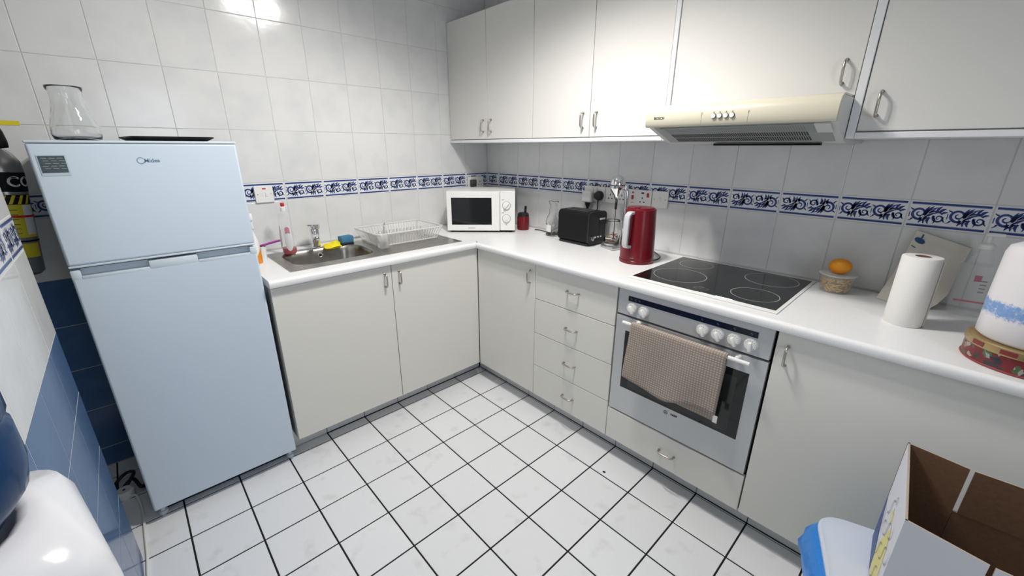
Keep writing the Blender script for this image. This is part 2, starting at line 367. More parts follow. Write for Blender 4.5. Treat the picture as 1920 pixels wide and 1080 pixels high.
# blue scroll border tile: glazed tile with the printed motif lying on its face
def spiral(cx, cy, r0, r1, a0, turns, n=22):
    return [(cx + (r0 + (r1 - r0) * i / n) * math.cos(a0 + turns * 2 * PI * i / n), cy + (r0 + (r1 - r0) * i / n) * math.sin(a0 + turns * 2 * PI * i / n)) for i in range(n + 1)]
def arc(p, q, bend, n=8):
    mx, my = (p[0] + q[0]) / 2, (p[1] + q[1]) / 2; dx, dy = q[0] - p[0], q[1] - p[1]
    cx, cy = mx - dy * bend, my + dx * bend
    return [((1 - t) ** 2 * p[0] + 2 * t * (1 - t) * cx + t * t * q[0], (1 - t) ** 2 * p[1] + 2 * t * (1 - t) * cy + t * t * q[1]) for t in [i / n for i in range(n + 1)]]
def border_mesh(w, clip=None):
    h = ZR[2] - ZR[1] - 0.003; a, b, c, t = w / 2 - 0.0015, h / 2, 0.0012, 0.006
    mb = MB(); i, j = a - c, b - c
    v = [(-a, -b, -t), (a, -b, -t), (a, b, -t), (-a, b, -t), (-a, -b, -c), (a, -b, -c), (a, b, -c), (-a, b, -c), (-i, -j, 0), (i, -j, 0), (i, j, 0), (-i, j, 0)]
    mb.add(v, [(0, 1, 5, 4), (1, 2, 6, 5), (2, 3, 7, 6), (3, 0, 4, 7), (4, 5, 9, 8), (5, 6, 10, 9), (6, 7, 11, 10), (7, 4, 8, 11), (8, 9, 10, 11)], 0)
    Z = Matrix.Translation((0, 0, 0.0003)); Z2 = Matrix.Translation((0, 0, 0.0005))
    e = i - 0.003
    for sy in (1, -1):
        mb.stroke([(-e, sy * 0.0388), (e, sy * 0.0388)], 0.0062, 0.0062, Z, 1)
        mb.stroke([(-e, sy * 0.0346), (e, sy * 0.0346)], 0.0016, 0.0016, Z, 2)
    units = [-0.0475, 0.0475] if w > 0.15 else [0.0]
    for ux in units:
        D = Matrix.Translation((ux - 0.047, 0, 0))
        S = lambda pts, w0, w1, wm=None, mi=1, up=False: mb.stroke(pts, w0, w1, (Z2 if up else Z) @ D, mi, wm)
        S(spiral(0.068, -0.004, 0.0225, 0.004, 2.55, -1.62, 36), 0.0085, 0.0030)            # large scroll
        S(spiral(0.068, -0.004, 0.0165, 0.006, 1.2, -1.0, 22), 0.0014, 0.0010, None, 2, True)
        S(spiral(0.018, 0.009, 0.0145, 0.003, -0.55, 1.35, 26), 0.0070, 0.0024)             # small curl
        S(arc((0.064, 0.020), (0.020, -0.012), 0.34, 14), 0.008, 0.006, 0.0190)             # acanthus body
        S(arc((0.054, 0.016), (0.026, -0.027), 0.26, 10), 0.006, 0.0012, 0.0125)
        S(arc((0.052, 0.008), (0.036, -0.030), 0.24, 10), 0.006, 0.0012, 0.0120)
        S(arc((0.053, 0.002), (0.047, -0.029), 0.2, 10), 0.005, 0.0012, 0.0085)
        S(arc((0.044, 0.010), (0.052, 0.031), -0.35, 9), 0.007, 0.0010, 0.0085)
        S(arc((0.040, 0.008), (0.040, 0.031), -0.35, 9), 0.007, 0.0010, 0.0075)
        S(arc((0.055, 0.018), (0.065, 0.030), -0.3, 8), 0.007, 0.0010, 0.0060)
        S(arc((0.034, 0.004), (0.029, 0.029), 0.4, 8), 0.005, 0.0010, 0.0055)
        S(arc((0.020, -0.008), (0.005, -0.024), 0.3, 8), 0.008, 0.0012, 0.0085)
        S(arc((0.015, -0.005), (0.000, -0.012), 0.3, 8), 0.007, 0.0012, 0.0065)
        S(arc((0.026, -0.014), (0.016, -0.030), 0.3, 8), 0.007, 0.0012, 0.0075)
        S(arc((0.008, 0.004), (0.001, 0.022), -0.3, 8), 0.005, 0.0012, 0.0050)
        S(arc((0.084, 0.014), (0.0935, 0.024), 0.3, 6), 0.006, 0.0015)
        S(arc((0.085, -0.016), (0.094, -0.022), 0.3, 6), 0.006, 0.0015)
        S([(0.0935, -0.008), (0.0935, 0.010)], 0.0024, 0.0024)
        S(arc((0.058, 0.017), (0.030, -0.010), 0.32, 12), 0.0014, 0.0010, None, 0, True)     # veins left in the white
        S(arc((0.049, 0.002), (0.036, -0.020), 0.22, 8), 0.0012, 0.0008, None, 0, True)
        S(arc((0.047, 0.014), (0.050, 0.026), -0.3, 6), 0.0010, 0.0008, None, 0, True)
        S(spiral(0.058, 0.006, 0.0042, 0.0006, 0, 2.0, 18), 0.0030, 0.0016, None, 0, True)    # white bud
    return mb.mesh('border_tile', [M_band, M_ink, M_ink2])
BM = border_mesh(0.2); BMH = border_mesh(0.13)
WT = 0.2; yA = 0.1983; xB = 0.13015
# left wall (x = 0): local x -> +y, up -> z, normal +x
def wl_T(yc, zc, flip=False):
    return XF((0, yc, zc), (0, -1, 0) if flip else (0, 1, 0), (0, 0, -1) if flip else (0, 0, 1))
edges = [0.0] + [-yA - WT * k for k in range(0, 13)]
edges = [e for e in edges if e > YB] + [YB]
for a, b in zip(edges[:-1], edges[1:]):
    w = a - b
    if w < 0.02: continue
    for zi in range(len(ZR) - 1):
        if zi == 1: continue
        put('tile', tile_mesh(w - 0.003, ZR[zi + 1] - ZR[zi] - 0.003, 0.006, 0.0012, M_tile, 'w'), wl, wl_T((a + b) / 2, (ZR[zi] + ZR[zi + 1]) / 2))
    put('border_tile', BM if w > 0.15 else BMH, wl, wl_T((a + b) / 2, (ZR[1] + ZR[2]) / 2, not (-1.62 < (a + b) / 2 < -1.58)))
    for k in range(5):      # navy dado, only where the units do not cover it
        if a > -1.55: break
        z1 = ZR[0] - 0.2042 * k; z0 = max(z1 - 0.2042, 0.0)
        put('dado_tile', tile_mesh(w - 0.003, z1 - z0 - 0.003, 0.006, 0.0012, M_blue, 'b'), wl, wl_T((a + b) / 2, (z0 + z1) / 2))
# back wall (y = 0): local x -> +x, normal -y
edges = [0.0] + [xB + WT * k for k in range(0, 17)]
for i, (a, b) in enumerate(zip(edges[:-1], edges[1:])):
    w = b - a
    for zi in range(len(ZR) - 1):
        if zi == 1 or (zi in (3, 4) and a > 0.3): continue
        put('tile', tile_mesh(w - 0.003, ZR[zi + 1] - ZR[zi] - 0.003, 0.006, 0.0012, M_tile, 'w'), wb, FRONT((a + b) / 2, (ZR[zi] + ZR[zi + 1]) / 2, 0))
    fl_ = i in (9, 10, 5)
    c = ((a + b) / 2, 0, (ZR[1] + ZR[2]) / 2)
    put('border_tile', BM if w > 0.15 else BMH, wb, XF(c, (1, 0, 0), (0, 0, 1)) if fl_ else XF(c, (-1, 0, 0), (0, 0, -1)))
# pillar (y = PILY): local x -> -x, normal +y
edges = [PILX0, 0.905, 1.14, 1.375, PILX1]
for a, b in zip(edges[:-1], edges[1:]):
    w = b - a
    for zi in range(len(ZR) - 1):
        c = ((a + b) / 2, PILY, (ZR[zi] + ZR[zi + 1]) / 2); T = XF(c, (-1, 0, 0), (0, 0, 1))
        if zi == 1: put('border_tile', border_mesh(w) if w > 0.21 else (BM if w > 0.19 else border_mesh(w)), wf, T)
        else: put('tile', tile_mesh(w - 0.004, ZR[zi + 1] - ZR[zi] - 0.004, 0.006, 0.0003, M_tile, 'pw'), wf, T)
    for k in range(5):
        z1 = ZR[0] - 0.2042 * k; z0 = max(z1 - 0.2042, 0.0)
        put('dado_tile', tile_mesh(w - 0.004, z1 - z0 - 0.004, 0.006, 0.0003, M_blue, 'pb'), wf, XF(((a + b) / 2, PILY, (z0 + z1) / 2), (-1, 0, 0), (0, 0, 1)))
# floor tiles on the measured lattice
FS, FX, FY = 0.20496, 0.5302, -0.4894
PLX, PLY = 0.466, -0.482      # plinth faces
gx = [0.0] + [FX + FS * k for k in range(-2, 15)] + [XR]
gy = [PLY] + [FY - FS * k for k in range(0, 12) if FY - FS * k > YB] + [YB]
for x0, x1 in zip(gx[:-1], gx[1:]):
    for y1, y0 in zip(gy[:-1], gy[1:]):
        a, b, c, d = x0, x1, y0, y1
        if y0 > -1.70 and x1 < PLX: continue
        if y0 > -1.68 and a < PLX: a = PLX
        if a > PILX0 - 0.05 and b < PILX1 + 0.1 and d < PILY - 0.02: continue
        g = 0.0064
        if b - a < 0.015 or d - c < 0.006: continue
        g2 = g if d - c > 0.02 else 0.002
        put('floor_tile', tile_mesh(b - a - g, d - c - g2, 0.006, 0.0009, M_floor, 'f'), fl, XF(((a + b) / 2, (c + d) / 2, 0), (1, 0, 0), (0, 1, 0)))
# plinth of cut floor tiles under the base units
bl = struct(MB().box(PLX - 0.05, PLX - 0.0065, -1.675, PLY + 0.0, 0, 0.12).build('baseboard_left', M_dgrout))
bb = struct(MB().box(PLX, XR, PLY + 0.0065, PLY + 0.05, 0, 0.12).build('baseboard_back', M_dgrout))
ys = [PLY - 0.004] + [FY - FS * k for k in range(1, 6)] + [-1.675]
for a, b in zip(ys[:-1], ys[1:]):
    put('plinth_tile', tile_mesh(a - b - 0.0035, 0.116, 0.006, 0.001, M_skirt, 'p'), bl, XF((PLX, (a + b) / 2, 0.062), (0, 1, 0), (0, 0, 1)))
xs = [PLX + 0.004] + [FX + FS * k for k in range(0, 14)]
for a, b in zip(xs[:-1], xs[1:]):
    put('plinth_tile', tile_mesh(b - a - 0.0035, 0.116, 0.006, 0.001, M_skirt, 'p'), bb, FRONT((a + b) / 2, 0.062, PLY))

# ------------------------------------------------------------------ fitted units
def d_handle(parent, x, z, y, vertical, L=0.066):      # bent bar handle standing off a front that faces -y
    pr, h = 0.024, L / 2
    P = [(-h, 0.001), (-h, -pr * 0.55), (-h + 0.004, -pr * 0.85), (-h + 0.011, -pr), (0, -pr * 1.04), (h - 0.011, -pr), (h - 0.004, -pr * 0.85), (h, -pr * 0.55), (h, 0.001)]
    pts = [(x, y + q, z + p) if vertical else (x + p, y + q, z) for p, q in P]
    mb = MB().tube(pts, 0.0042, 8)
    for s_ in (-h, h):
        c = (x, y - 0.0005, z + s_) if vertical else (x + s_, y - 0.0005, z)
        mb.cyl(c, (c[0], c[1] - 0.003, c[2]), 0.0058, 10)
    return mb.build('handle', M_steel, parent)
def carcass(parent, w, d0, d1, z0, z1, t=0.018, top=False, back=True):
    mb = MB().box(0, t, d1, d0, z0, z1).box(w - t, w, d1, d0, z0, z1).box(t, w - t, d1, d0, z0, z0 + t)
    if back: mb.box(t, w - t, d0 - 0.008, d0, z0 + t, z1)
    if top: mb.box(t, w - t, d1, d0 - 0.01, z1 - t, z1)
    return mb.build('carcass', M_carc, parent)
def panel(parent, name, x0, x1, z0, z1, y, matl, t=0.018, gap=0.0015):
    return MB().rbox(x0 + gap, x1 - gap, y, y + t, z0 + gap, z1 - gap, 0.0016, 2, ).build(name, matl, parent)
FY0 = -0.567; Z0, Z1 = 0.107, 0.8705; X0 = 0.575
# sink unit: root turned so that its front faces +x; local x runs along +y
t = thing('base_cabinet', 'wide cream base cabinet with two doors under the sink', 'cabinet', (0, -1.672, 0), PI / 2, 'cream base units')
W = 1.672 - 0.567
carcass(t, W, -0.02, -0.555, Z0, 0.868)
d = panel(t, 'door', 0, 1.672 - 1.121, Z0, Z1 - 0.002, -0.575, M_cab); d_handle(d, 1.672 - 1.160, 0.796, -0.575, True)
d = panel(t, 'door', 1.672 - 1.121, W + 0.002, Z0, Z1, -0.575, M_cab); d_handle(d, 1.672 - 1.082, 0.797, -0.575, True)
# corner door unit
t = thing('base_cabinet', 'narrow cream corner base cabinet with one door beside the drawers', 'cabinet', (X0 + 0.004, 0, 0), 0, 'cream base units')
carcass(t, 1.0545 - X0 - 0.004, -0.02, -0.547, Z0, 0.868)
d = panel(t, 'door', 0, 1.0545 - X0 - 0.004, Z0, Z1, FY0, M_cab); d_handle(d, 1.017 - X0 - 0.004, 0.794, FY0, True)
# drawer unit
t = thing('drawer_cabinet', 'cream base unit with a stack of four drawers', 'cabinet', (1.0545, 0, 0), 0, 'cream base units')
w = 1.5425 - 1.0545
carcass(t, w, -0.02, -0.547, Z0, 0.868)
zs = [Z0, 0.2945, 0.4885, 0.682, Z1]
for a, b, hz in zip(zs[:-1], zs[1:], (0.2035, 0.3945, 0.587, 0.7805)):
    d = panel(t, 'drawer', 0, w, a, b, FY0, M_cab); d_handle(d, 1.3035 - 1.0545, hz, FY0, False)
# oven housing
t = thing('oven_housing', 'cream housing unit with one low drawer below the oven', 'cabinet', (1.5425, 0, 0), 0, 'cream base units')
w = 2.1455 - 1.5425
MB().box(0, 0.004, -0.547, -0.02, Z0, 0.868).box(w - 0.004, w, -0.547, -0.02, Z0, 0.868).box(0.004, w - 0.004, -0.547, -0.02, Z0, 0.125).box(0.004, w - 0.004, -0.545, -0.02, 0.262, 0.2695).build('carcass', M_mblack, t)
d = panel(t, 'drawer', 0, w, Z0, 0.270, FY0, M_cab); d_handle(d, 1.848 - 1.5425, 0.1905, FY0, False)
# right-hand units
for i, (a, b) in enumerate(((2.1455, 2.7455), (2.7455, 3.30))):
    t = thing('base_cabinet', ('wide plain cream base cabinet door right of the oven', 'cream base cabinet at the far end of the worktop')[i], 'cabinet', (a, 0, 0), 0, 'cream base units')
    carcass(t, b - a, -0.02, -0.547, Z0, 0.868)
    d = panel(t, 'door', 0.002, b - a, Z0, Z1, FY0, M_cab); d_handle(d, 0.038, 0.790, FY0, True)

# worktops with a rounded nose
WTOP, WBOT = 0.907, 0.8725
nose = [(0.0, WTOP)] + [(0.014 * math.sin(a), WTOP - 0.014 + 0.014 * math.cos(a)) for a in [PI / 2 * k / 5 for k in range(1, 6)]] + [(0.014, WBOT + 0.010), (0.011, WBOT + 0.003), (0.004, WBOT), (0.0, WBOT)]
m = MB()
XF_, YF_ = 0.600, -0.595
xs = [0.002, 0.11, 0.47, 0.55, XF_ - 0.014]; ys = [-1.675, -1.545, -1.085, YF_, -0.55, -0.002]
for i in range(4):
    for j in range(5):
        if i == 1 and j == 1: continue
        if i == 3 and j == 4: continue
        if i == 3 and j == 3: m.prism([(xs[3], ys[3] + 0.014), (xs[4], ys[3] + 0.014), (xs[3], ys[4])], 'z', WBOT, WTOP); m.box(xs[3], xs[4], ys[3], ys[3] + 0.014, WBOT, WTOP); continue
        m.box(xs[i], xs[i + 1], ys[j], ys[j + 1], WBOT, WTOP)
n = len(nose)
v = [(XF_ - 0.014 + a, -1.675, z) for a, z in nose] + [(XF_ - 0.014 + a, YF_ + 0.014 - a, z) for a, z in nose]
m.add(v, [(i, (i + 1) % n, n + (i + 1) % n, n + i) for i in range(n)] + [tuple(range(n))], 0, True)
o = sharp(m.build('worktop', [M_top])); tag(o, 'white laminate worktop section holding the steel sink', 'worktop', 'white worktops')
m = MB(); s_ = 0.0012
m.box(0.55 + s_, XR - 0.2, -0.55, -0.002, WBOT, WTOP)
m.prism([(0.55 + s_, -0.55), (XF_ - 0.0, YF_ + 0.014), (XR - 0.2, YF_ + 0.014), (XR - 0.2, -0.55)], 'z', WBOT, WTOP)
v = [(XF_ + 0.014 - a + s_, YF_ + 0.014 - a, z) for a, z in nose] + [(XR - 0.2, YF_ + 0.014 - a, z) for a, z in nose]
v = [(XF_ - 0.014 + a + s_, YF_ + 0.014 - a, z) for a, z in nose] + [(XR - 0.2, YF_ + 0.014 - a, z) for a, z in nose]
m.add(v, [(i, (i + 1) % n, n + (i + 1) % n, n + i) for i in range(n)] + [tuple(range(n)), tuple(range(n, 2 * n))], 0, True)
o = sharp(m.build('worktop', [M_top])); tag(o, 'long white laminate worktop section holding the black glass hob', 'worktop', 'white worktops')

# ------------------------------------------------------------------ wall units
UY = -0.318; UZ0, UZ1 = 1.477, 2.168
def upper(label, x0, x1, doors, z0=UZ0, rail=True, y=UY):
    t = thing('wall_cabinet', label, 'cabinet', (x0, 0, z0), 0, 'white wall cabinets')
    w = x1 - x0; h = UZ1 - z0
    mb = MB().box(0, w, y + 0.020, -0.003, 0, h).build('carcass', M_rail, t)
    if rail: MB().rbox(0, w, y - 0.006, -0.003, -0.018, -0.0005, 0.002, 2).build('bottom_rail', M_rail, t)
    for a, b, hx, hz in doors:
        d = panel(t, 'door', a - x0, b - x0, 0.002, h, y, M_cabup)
        if hx: d_handle(d, hx - x0, hz - z0, y, True)
    return t
upper('white double wall cabinet fitted against the left tiled wall', 0.002, 0.7700, [(0.002, 0.3865, 0.354, 1.556), (0.3865, 0.770, 0.428, 1.556)])
upper('white double wall cabinet between the corner cabinet and the cooker hood', 0.7705, 1.5345, [(0.7705, 1.1525, 1.114, 1.556), (1.1525, 1.5345, 1.193, 1.556)])
t = upper('short white wall cabinet above the cooker hood', 1.5350, 2.1755, [(1.5545, 2.1525, 2.1115, 1.6535)], 1.582, False)
for a, b in ((0.0005, 0.0185), (0.6185, 0.6405)):
    MB().rbox(a, b, UY - 0.004, -0.003, -0.123, UZ1 - 1.582, 0.0015, 2).build('side_panel', M_rail, t)
upper('white wall cabinet right of the cooker hood', 2.1760, 2.7760, [(2.1760, 2.7760, 2.2155, 1.556)])
upper('white wall cabinet at the far end of the wall units', 2.7765, 3.30, [(2.7765, 3.30, 2.815, 1.556)])

# ------------------------------------------------------------------ cooker hood
hx0, hx1 = 1.555, 2.151
t = thing('cooker_hood', 'cream slide-front cooker hood with grey slotted underside above the hob', 'cooker hood', (hx0, 0, 1.44), 0)
w = hx1 - hx0; zz = -1.44
body = [(-0.004, 1.578), (-0.455, 1.578), (-0.470, 1.562), (-0.474, 1.520), (-0.474, 1.506), (-0.318, 1.452), (-0.28, 1.446), (-0.004, 1.446)]
sharp(MB().prism([(a, z + zz) for a, z in body], 'x', 0, w).build('housing', M_hside, t))
fr = [(-0.4745, 1.5035), (-0.492, 1.504), (-0.4975, 1.512), (-0.4975, 1.535), (-0.4945, 1.555), (-0.485, 1.571), (-0.468, 1.580), (-0.440, 1.5835), (-0.36, 1.5835), (-0.36, 1.5785), (-0.4555, 1.5785), (-0.4705, 1.562), (-0.4745, 1.52)]
fp = sharp(MB().prism([(a, z + zz) for a, z in fr], 'x', -0.002, w + 0.002, smooth=True).build('front_panel', M_cream, t), 50)
MB().text('BOSCH', 0.0125, FRONT(1.608 - hx0, 1.5345 + zz, -0.4979), bold=0.0004).build('brand_lettering', M_black, fp)
for x in (1.766, 1.9165):
    MB().box(x - hx0 - 0.0005, x - hx0 + 0.0005, -0.4982, -0.4972, 1.510 + zz, 1.548 + zz).build('panel_seam', M_hgrey, fp)
for i, x in enumerate((1.808, 1.8278, 1.848, 1.8678)):
    b = MB().add([], []); b.tube([(x - hx0, -0.497, 1.534 + zz), (x - hx0, -0.5005, 1.534 + zz)], 0.0082, 18, 1); b.tube([(x - hx0, -0.5003, 1.534 + zz), (x - hx0, -0.5035, 1.534 + zz)], 0.0072, 18, 0)
    k = sharp(b.build('push_button', [M_white, M_mblack], fp))
    MB().stroke([(-0.0012, 0.0105), (0.0012, 0.0135)], 0.003, 0.0015, FRONT(x - hx0, 1.534 + zz, -0.4982)).build('button_mark', M_mblack, fp)
# sloping underside: grey filter panel with slots
def US(s, u, off=0.0):      # s along x (0..w), u 0 at the front .. 1 at the back of the slope
    y = -0.474 + u * (0.156); z = 1.506 - u * 0.054
    return (s, y - off * 0.327, z + zz - off * 0.945)
mb = MB()
def uq(s0, s1, u0_, u1_, o0, o1, mi=0):
    v = [US(s0, u0_, o0), US(s1, u0_, o0), US(s1, u1_, o0), US(s0, u1_, o0), US(s0, u0_, o1), US(s1, u0_, o1), US(s1, u1_, o1), US(s0, u1_, o1)]
    mb.add(v, [(0, 1, 2, 3), (4, 5, 6, 7), (0, 1, 5, 4), (1, 2, 6, 5), (2, 3, 7, 6), (3, 0, 4, 7)], mi)
uq(0.02, w - 0.02, 0.03, 0.99, 0.0, 0.0015, 0)
fpn = mb.build('filter_panel', M_hgrey, t)
mb = MB(); uq(0.045, w - 0.055, 0.05, 0.42, 0.0017, 0.004); mb.build('lamp_cover', mat('hood_lamp_cover', (0.30, 0.33, 0.32), 0.35), t)
mb = MB()
N = 64
for i in range(N):
    s0 = 0.06 + (w - 0.14) * i / N
    uq(s0, s0 + 0.0042, 0.46, 0.66, 0.0015, 0.0022); uq(s0 + 0.001, s0 + 0.0052, 0.70, 0.92, 0.0015, 0.0022)
stuff(mb.build('vent_slots', mat('slot_shadow', (0.05, 0.052, 0.05), 0.8), t))
mb = MB()
for i in range(N):
    s0 = 0.06 + (w - 0.14) * i / N
    uq(s0 + 0.001, s0 + 0.0036, 0.10, 0.38, 0.0041, 0.0044)
stuff(mb.build('cover_ridges', mat('ridge_grey', (0.22, 0.24, 0.235), 0.5), t))
MB().box(0.19, w - 0.06, -0.31, -0.29, -0.001, 0.0065).build('rear_lip', M_mblack, t)
mb = MB(); uq(w - 0.055, w - 0.015, 0.03, 0.45, 0.0017, 0.006); mb.build('lamp_cover_end', M_hside, t)

# ------------------------------------------------------------------ oven
t = thing('oven', 'built-in aluminium oven with six white knobs between cream units', 'oven', (1.5425, 0, 0.2715), 0)
zz = -0.2715; ox = 1.5425; OY = -0.567
L0, L1 = 1.549 - ox, 2.139 - ox
MB().box(0.006, 0.597, -0.545, -0.03, 0.001, 0.590).build('oven_body', M_mblack, t)
cp = MB().rbox(L0, L1, OY, -0.546, 0.7535 + zz, 0.8665 + zz, 0.0018, 2).build('control_panel', M_alu, t)
ds = MB().box(1.597 - ox, 2.0935 - ox, OY - 0.0012, OY + 0.004, 0.8195 + zz, 0.8415 + zz).build('display', M_disp, t)
for x in (1.612, 1.630, 1.648, 1.905, 1.962, 2.018, 2.074):
    mb = MB().tube([(x - ox - 0.003 + 0.006 * k / 6, OY - 0.0014, 0.8305 + zz + 0.003 * math.sin(k)) for k in range(7)], 0.0006, 5); mb.build('display_mark', M_grey, ds)
kn = None
for x in (1.6174, 1.6722, 1.9124, 1.9663, 2.022, 2.0772):
    kx, kz = x - ox, 0.7925 + zz
    T = Matrix.Translation((kx, OY, kz)) @ Matrix.Rotation(rad(90), 4, 'X')
    mb = MB().lathe([(0.0225, 0.0), (0.0225, 0.003), (0.0205, 0.006), (0.019, 0.012), (0.0, 0.0125)], 24, T=T)
    A = Matrix.Translation((kx, OY, kz)) @ Matrix.Rotation(rad(-25 if x != 2.0772 else -5), 4, 'Y')
    mb.rbox(-0.006, 0.006, -0.022, -0.006, -0.024, 0.010, 0.0035, 2, 0, A)
    k = sharp(mb.build('knob', M_white, t), 40)
    mb = MB()
    for a in range(-60, 130, 27):
        r = 0.0165; px, pz = kx + r * math.sin(rad(a)), kz + r * math.cos(rad(a)); mb.lathe([(0.0012, 0), (0.0, 0.0004)], 6, T=Matrix.Translation((px, OY - 0.0123, pz)) @ Matrix.Rotation(rad(90), 4, 'X'))
    mb.build('dial_marks', M_mblack, k)
m = MB(); y0, y1 = OY, -0.546
wx0, wx1, wz0, wz1 = 1.596 - ox, 2.091 - ox, 0.405 + zz, 0.682 + zz
za, zb = 0.278 + zz, 0.7445 + zz
m.box(L0, wx0, y0, y1, za, zb).box(wx1, L1, y0, y1, za, zb).box(wx0, wx1, y0, y1, za, wz0).box(wx0, wx1, y0, y1, wz1, zb)
dr = m.build('door', M_alu, t)
MB().box(wx0, wx1, OY + 0.0006, OY + 0.006, wz0, wz1).build('door_glass', M_bglass, dr)
gm = mat('oven_inner_glass', (0.028, 0.030, 0.030), 0.12)
MB().box(wx0 + 0.035, wx1 - 0.035, OY + 0.0001, OY + 0.0008, wz0 + 0.012, wz1 - 0.03).build('inner_pane', gm, dr)
mb = MB().tube([(1.6045 - ox, OY - 0.040, 0.7355 + zz), (2.095 - ox, OY - 0.040, 0.7365 + zz)], 0.0075, 14)
hb = sharp(mb.build('handle', M_white, dr), 40)
for x in (1.6554, 2.0478):
    sharp(MB().lathe([(0.011, 0), (0.0105, 0.006), (0.008, 0.012), (0.0075, 0.036)], 16, T=Matrix.Translation((x - ox, OY, 0.7335 + zz)) @ Matrix.Rotation(rad(90), 4, 'X')).build('handle_post', M_white, dr), 40)
mb = MB(); T = FRONT(1.8185 - ox, 0.3825 + zz, OY - 0.0004)
mb.stroke([(0.0075 * math.cos(a), 0.0075 * math.sin(a)) for a in [2 * PI * k / 20 for k in range(21)]], 0.0022, 0.0022, T)
mb.stroke([(-0.004, -0.002), (0.004, 0.002)], 0.004, 0.003, T)
mb.text('NEFF', 0.0125, FRONT(1.8545 - ox, 0.3835 + zz, OY - 0.0004), bold=0.0005)
mb.build('brand_lettering', M_mblack, dr)

# towel hanging over the oven handle
t = thing('tea_towel', 'taupe waffle tea towel hung over the oven handle', 'towel', (1.842, OY - 0.040, 0.7355), 0)
def towel(u, v):
    xl, xr = -0.194, 0.182
    if v < 0.56:      # front fall, v: 0 hem .. 0.5 top
        q = v / 0.5 if v < 0.5 else 1.0
        hem = -0.235 - 0.028 * math.sin(PI * min(1, u * 1.35)) + 0.006 * math.sin(9 * u)
        z = hem * (1 - q) + 0.0105 * q
        x = (xl + (xr - xl) * u) + (1 - q) * (0.012 * u - 0.012 + 0.008 * math.sin(6 * u))
        y = -0.011 - 0.009 * (1 - q) * (0.5 + 0.5 * math.sin(11 * u + 1.5 - 2 * q)) - 0.005 * (0.5 + 0.5 * math.sin(6 * u + 5 * q)) * (1 - q)
        if v >= 0.5:
            a = (v - 0.5) / 0.06 * PI; y = -0.011 * math.cos(a); z = 0.0105 + 0.0 * a + 0.0015 * math.sin(a)
        return (x, y, z)
    q = (v - 0.56) / 0.44
    hem = -0.262 - 0.018 * u
    x = xl + 0.03 + (xr - xl - 0.045) * u + q * 0.004
    return (x * q + (xl + (xr - xl) * u) * (1 - q), 0.011 + 0.006 * q * (0.5 + 0.5 * math.sin(8 * u)), 0.0105 * (1 - q) + hem * q)
o = MB().grid(towel, 41, 46).build('cloth', M_towel, t)
sm = o.modifiers.new('thickness', 'SOLIDIFY'); sm.thickness = 0.0035; sm.offset = 0
MB().rbox(0.176, 0.192, -0.0175, -0.0165, -0.262, -0.232, 0.0004, 1, 0, Matrix.Rotation(rad(0), 4, 'Y')).build('care_tag', M_wlab, t)

# ------------------------------------------------------------------ hob
t = thing('hob', 'black ceramic glass hob with white rim set in the worktop', 'hob', (1.5600, -0.5340, WTOP), 0)
ww, dd = 2.1245 - 1.560, 0.534 - 0.024
sharp(MB().rbox(0, ww, 0, dd, 0.0002, 0.0042, 0.0018, 2).build('rim', M_white, t))
MB().rbox(0.009, ww - 0.011, 0.026, dd - 0.012, 0.0035, 0.0052, 0.0007, 1).build('glass_plate', M_bglass, t)
mb = MB()
for cx, cy, r in ((1.680, -0.136, 0.072), (1.704, -0.353, 0.106), (1.994, -0.142, 0.096), (2.010, -0.388, 0.080)):
    mb.stroke([(cx - 1.560 + r * math.cos(a), cy + 0.534 + r * math.sin(a)) for a in [2 * PI * k / 56 for k in range(57)]], 0.0028, 0.0028, Matrix.Translation((0, 0, 0.00535)))
mb.build('cooking_rings', M_ring, t)
mb = MB(); mb.text('NEFF', 0.010, XF((1.838 - 1.56, -0.4465 + 0.534, 0.00535), (1, 0.0, 0), (0, 1, 0)))
for x in (1.826, 1.844, 1.862): mb.stroke([(x - 1.56 - 0.008, 0.070), (x - 1.56 + 0.008, 0.070)], 0.0012, 0.0012, Matrix.Translation((0, 0, 0.00535)))
mb.stroke([(0.258, 0.058), (0.31, 0.058), (0.31, 0.082), (0.258, 0.082), (0.258, 0.058)], 0.001, 0.001, Matrix.Translation((0, 0, 0.00535)))
mb.build('printed_marks', M_grey, t)

# ------------------------------------------------------------------ sink
t = thing('sink', 'stainless steel sink with bowl and ribbed drainer set in the worktop', 'sink', (0.095, -1.567, WTOP), 0)
sx1, sy1 = 0.513 - 0.095, 1.567 - 0.630
def rrect(x0, x1, y0, y1, r, n=6):
    P = []
    for cx, cy, a0 in ((x1 - r, y1 - r, 0), (x0 + r, y1 - r, 90), (x0 + r, y0 + r, 180), (x1 - r, y0 + r, 270)):
        for k in range(n + 1): a = rad(a0 + 90 * k / n); P.append((cx + r * math.cos(a), cy + r * math.sin(a)))
    return P
bx0, bx1, by0, by1 = 0.040, 0.352, 0.045, 0.455
loops = []
N_ = 10
for ins, z, r in ((0, 0.003, 0.085), (0.005, 0.0015, 0.083), (0.010, -0.006, 0.081), (0.016, -0.03, 0.078), (0.024, -0.10, 0.074), (0.034, -0.118, 0.066), (0.060, -0.124, 0.05)):
    loops.append([(x, y, z) for x, y in rrect(bx0 + ins, bx1 - ins, by0 + ins, by1 - ins, r, N_)])
m = MB(); n = len(loops[0])
V = [p for L in loops for p in L]
m.add(V, [(i * n + k, i * n + (k + 1) % n, (i + 1) * n + (k + 1) % n, (i + 1) * n + k) for i in range(len(loops) - 1) for k in range(n)] + [tuple(range((len(loops) - 1) * n, len(loops) * n))], 0, True)
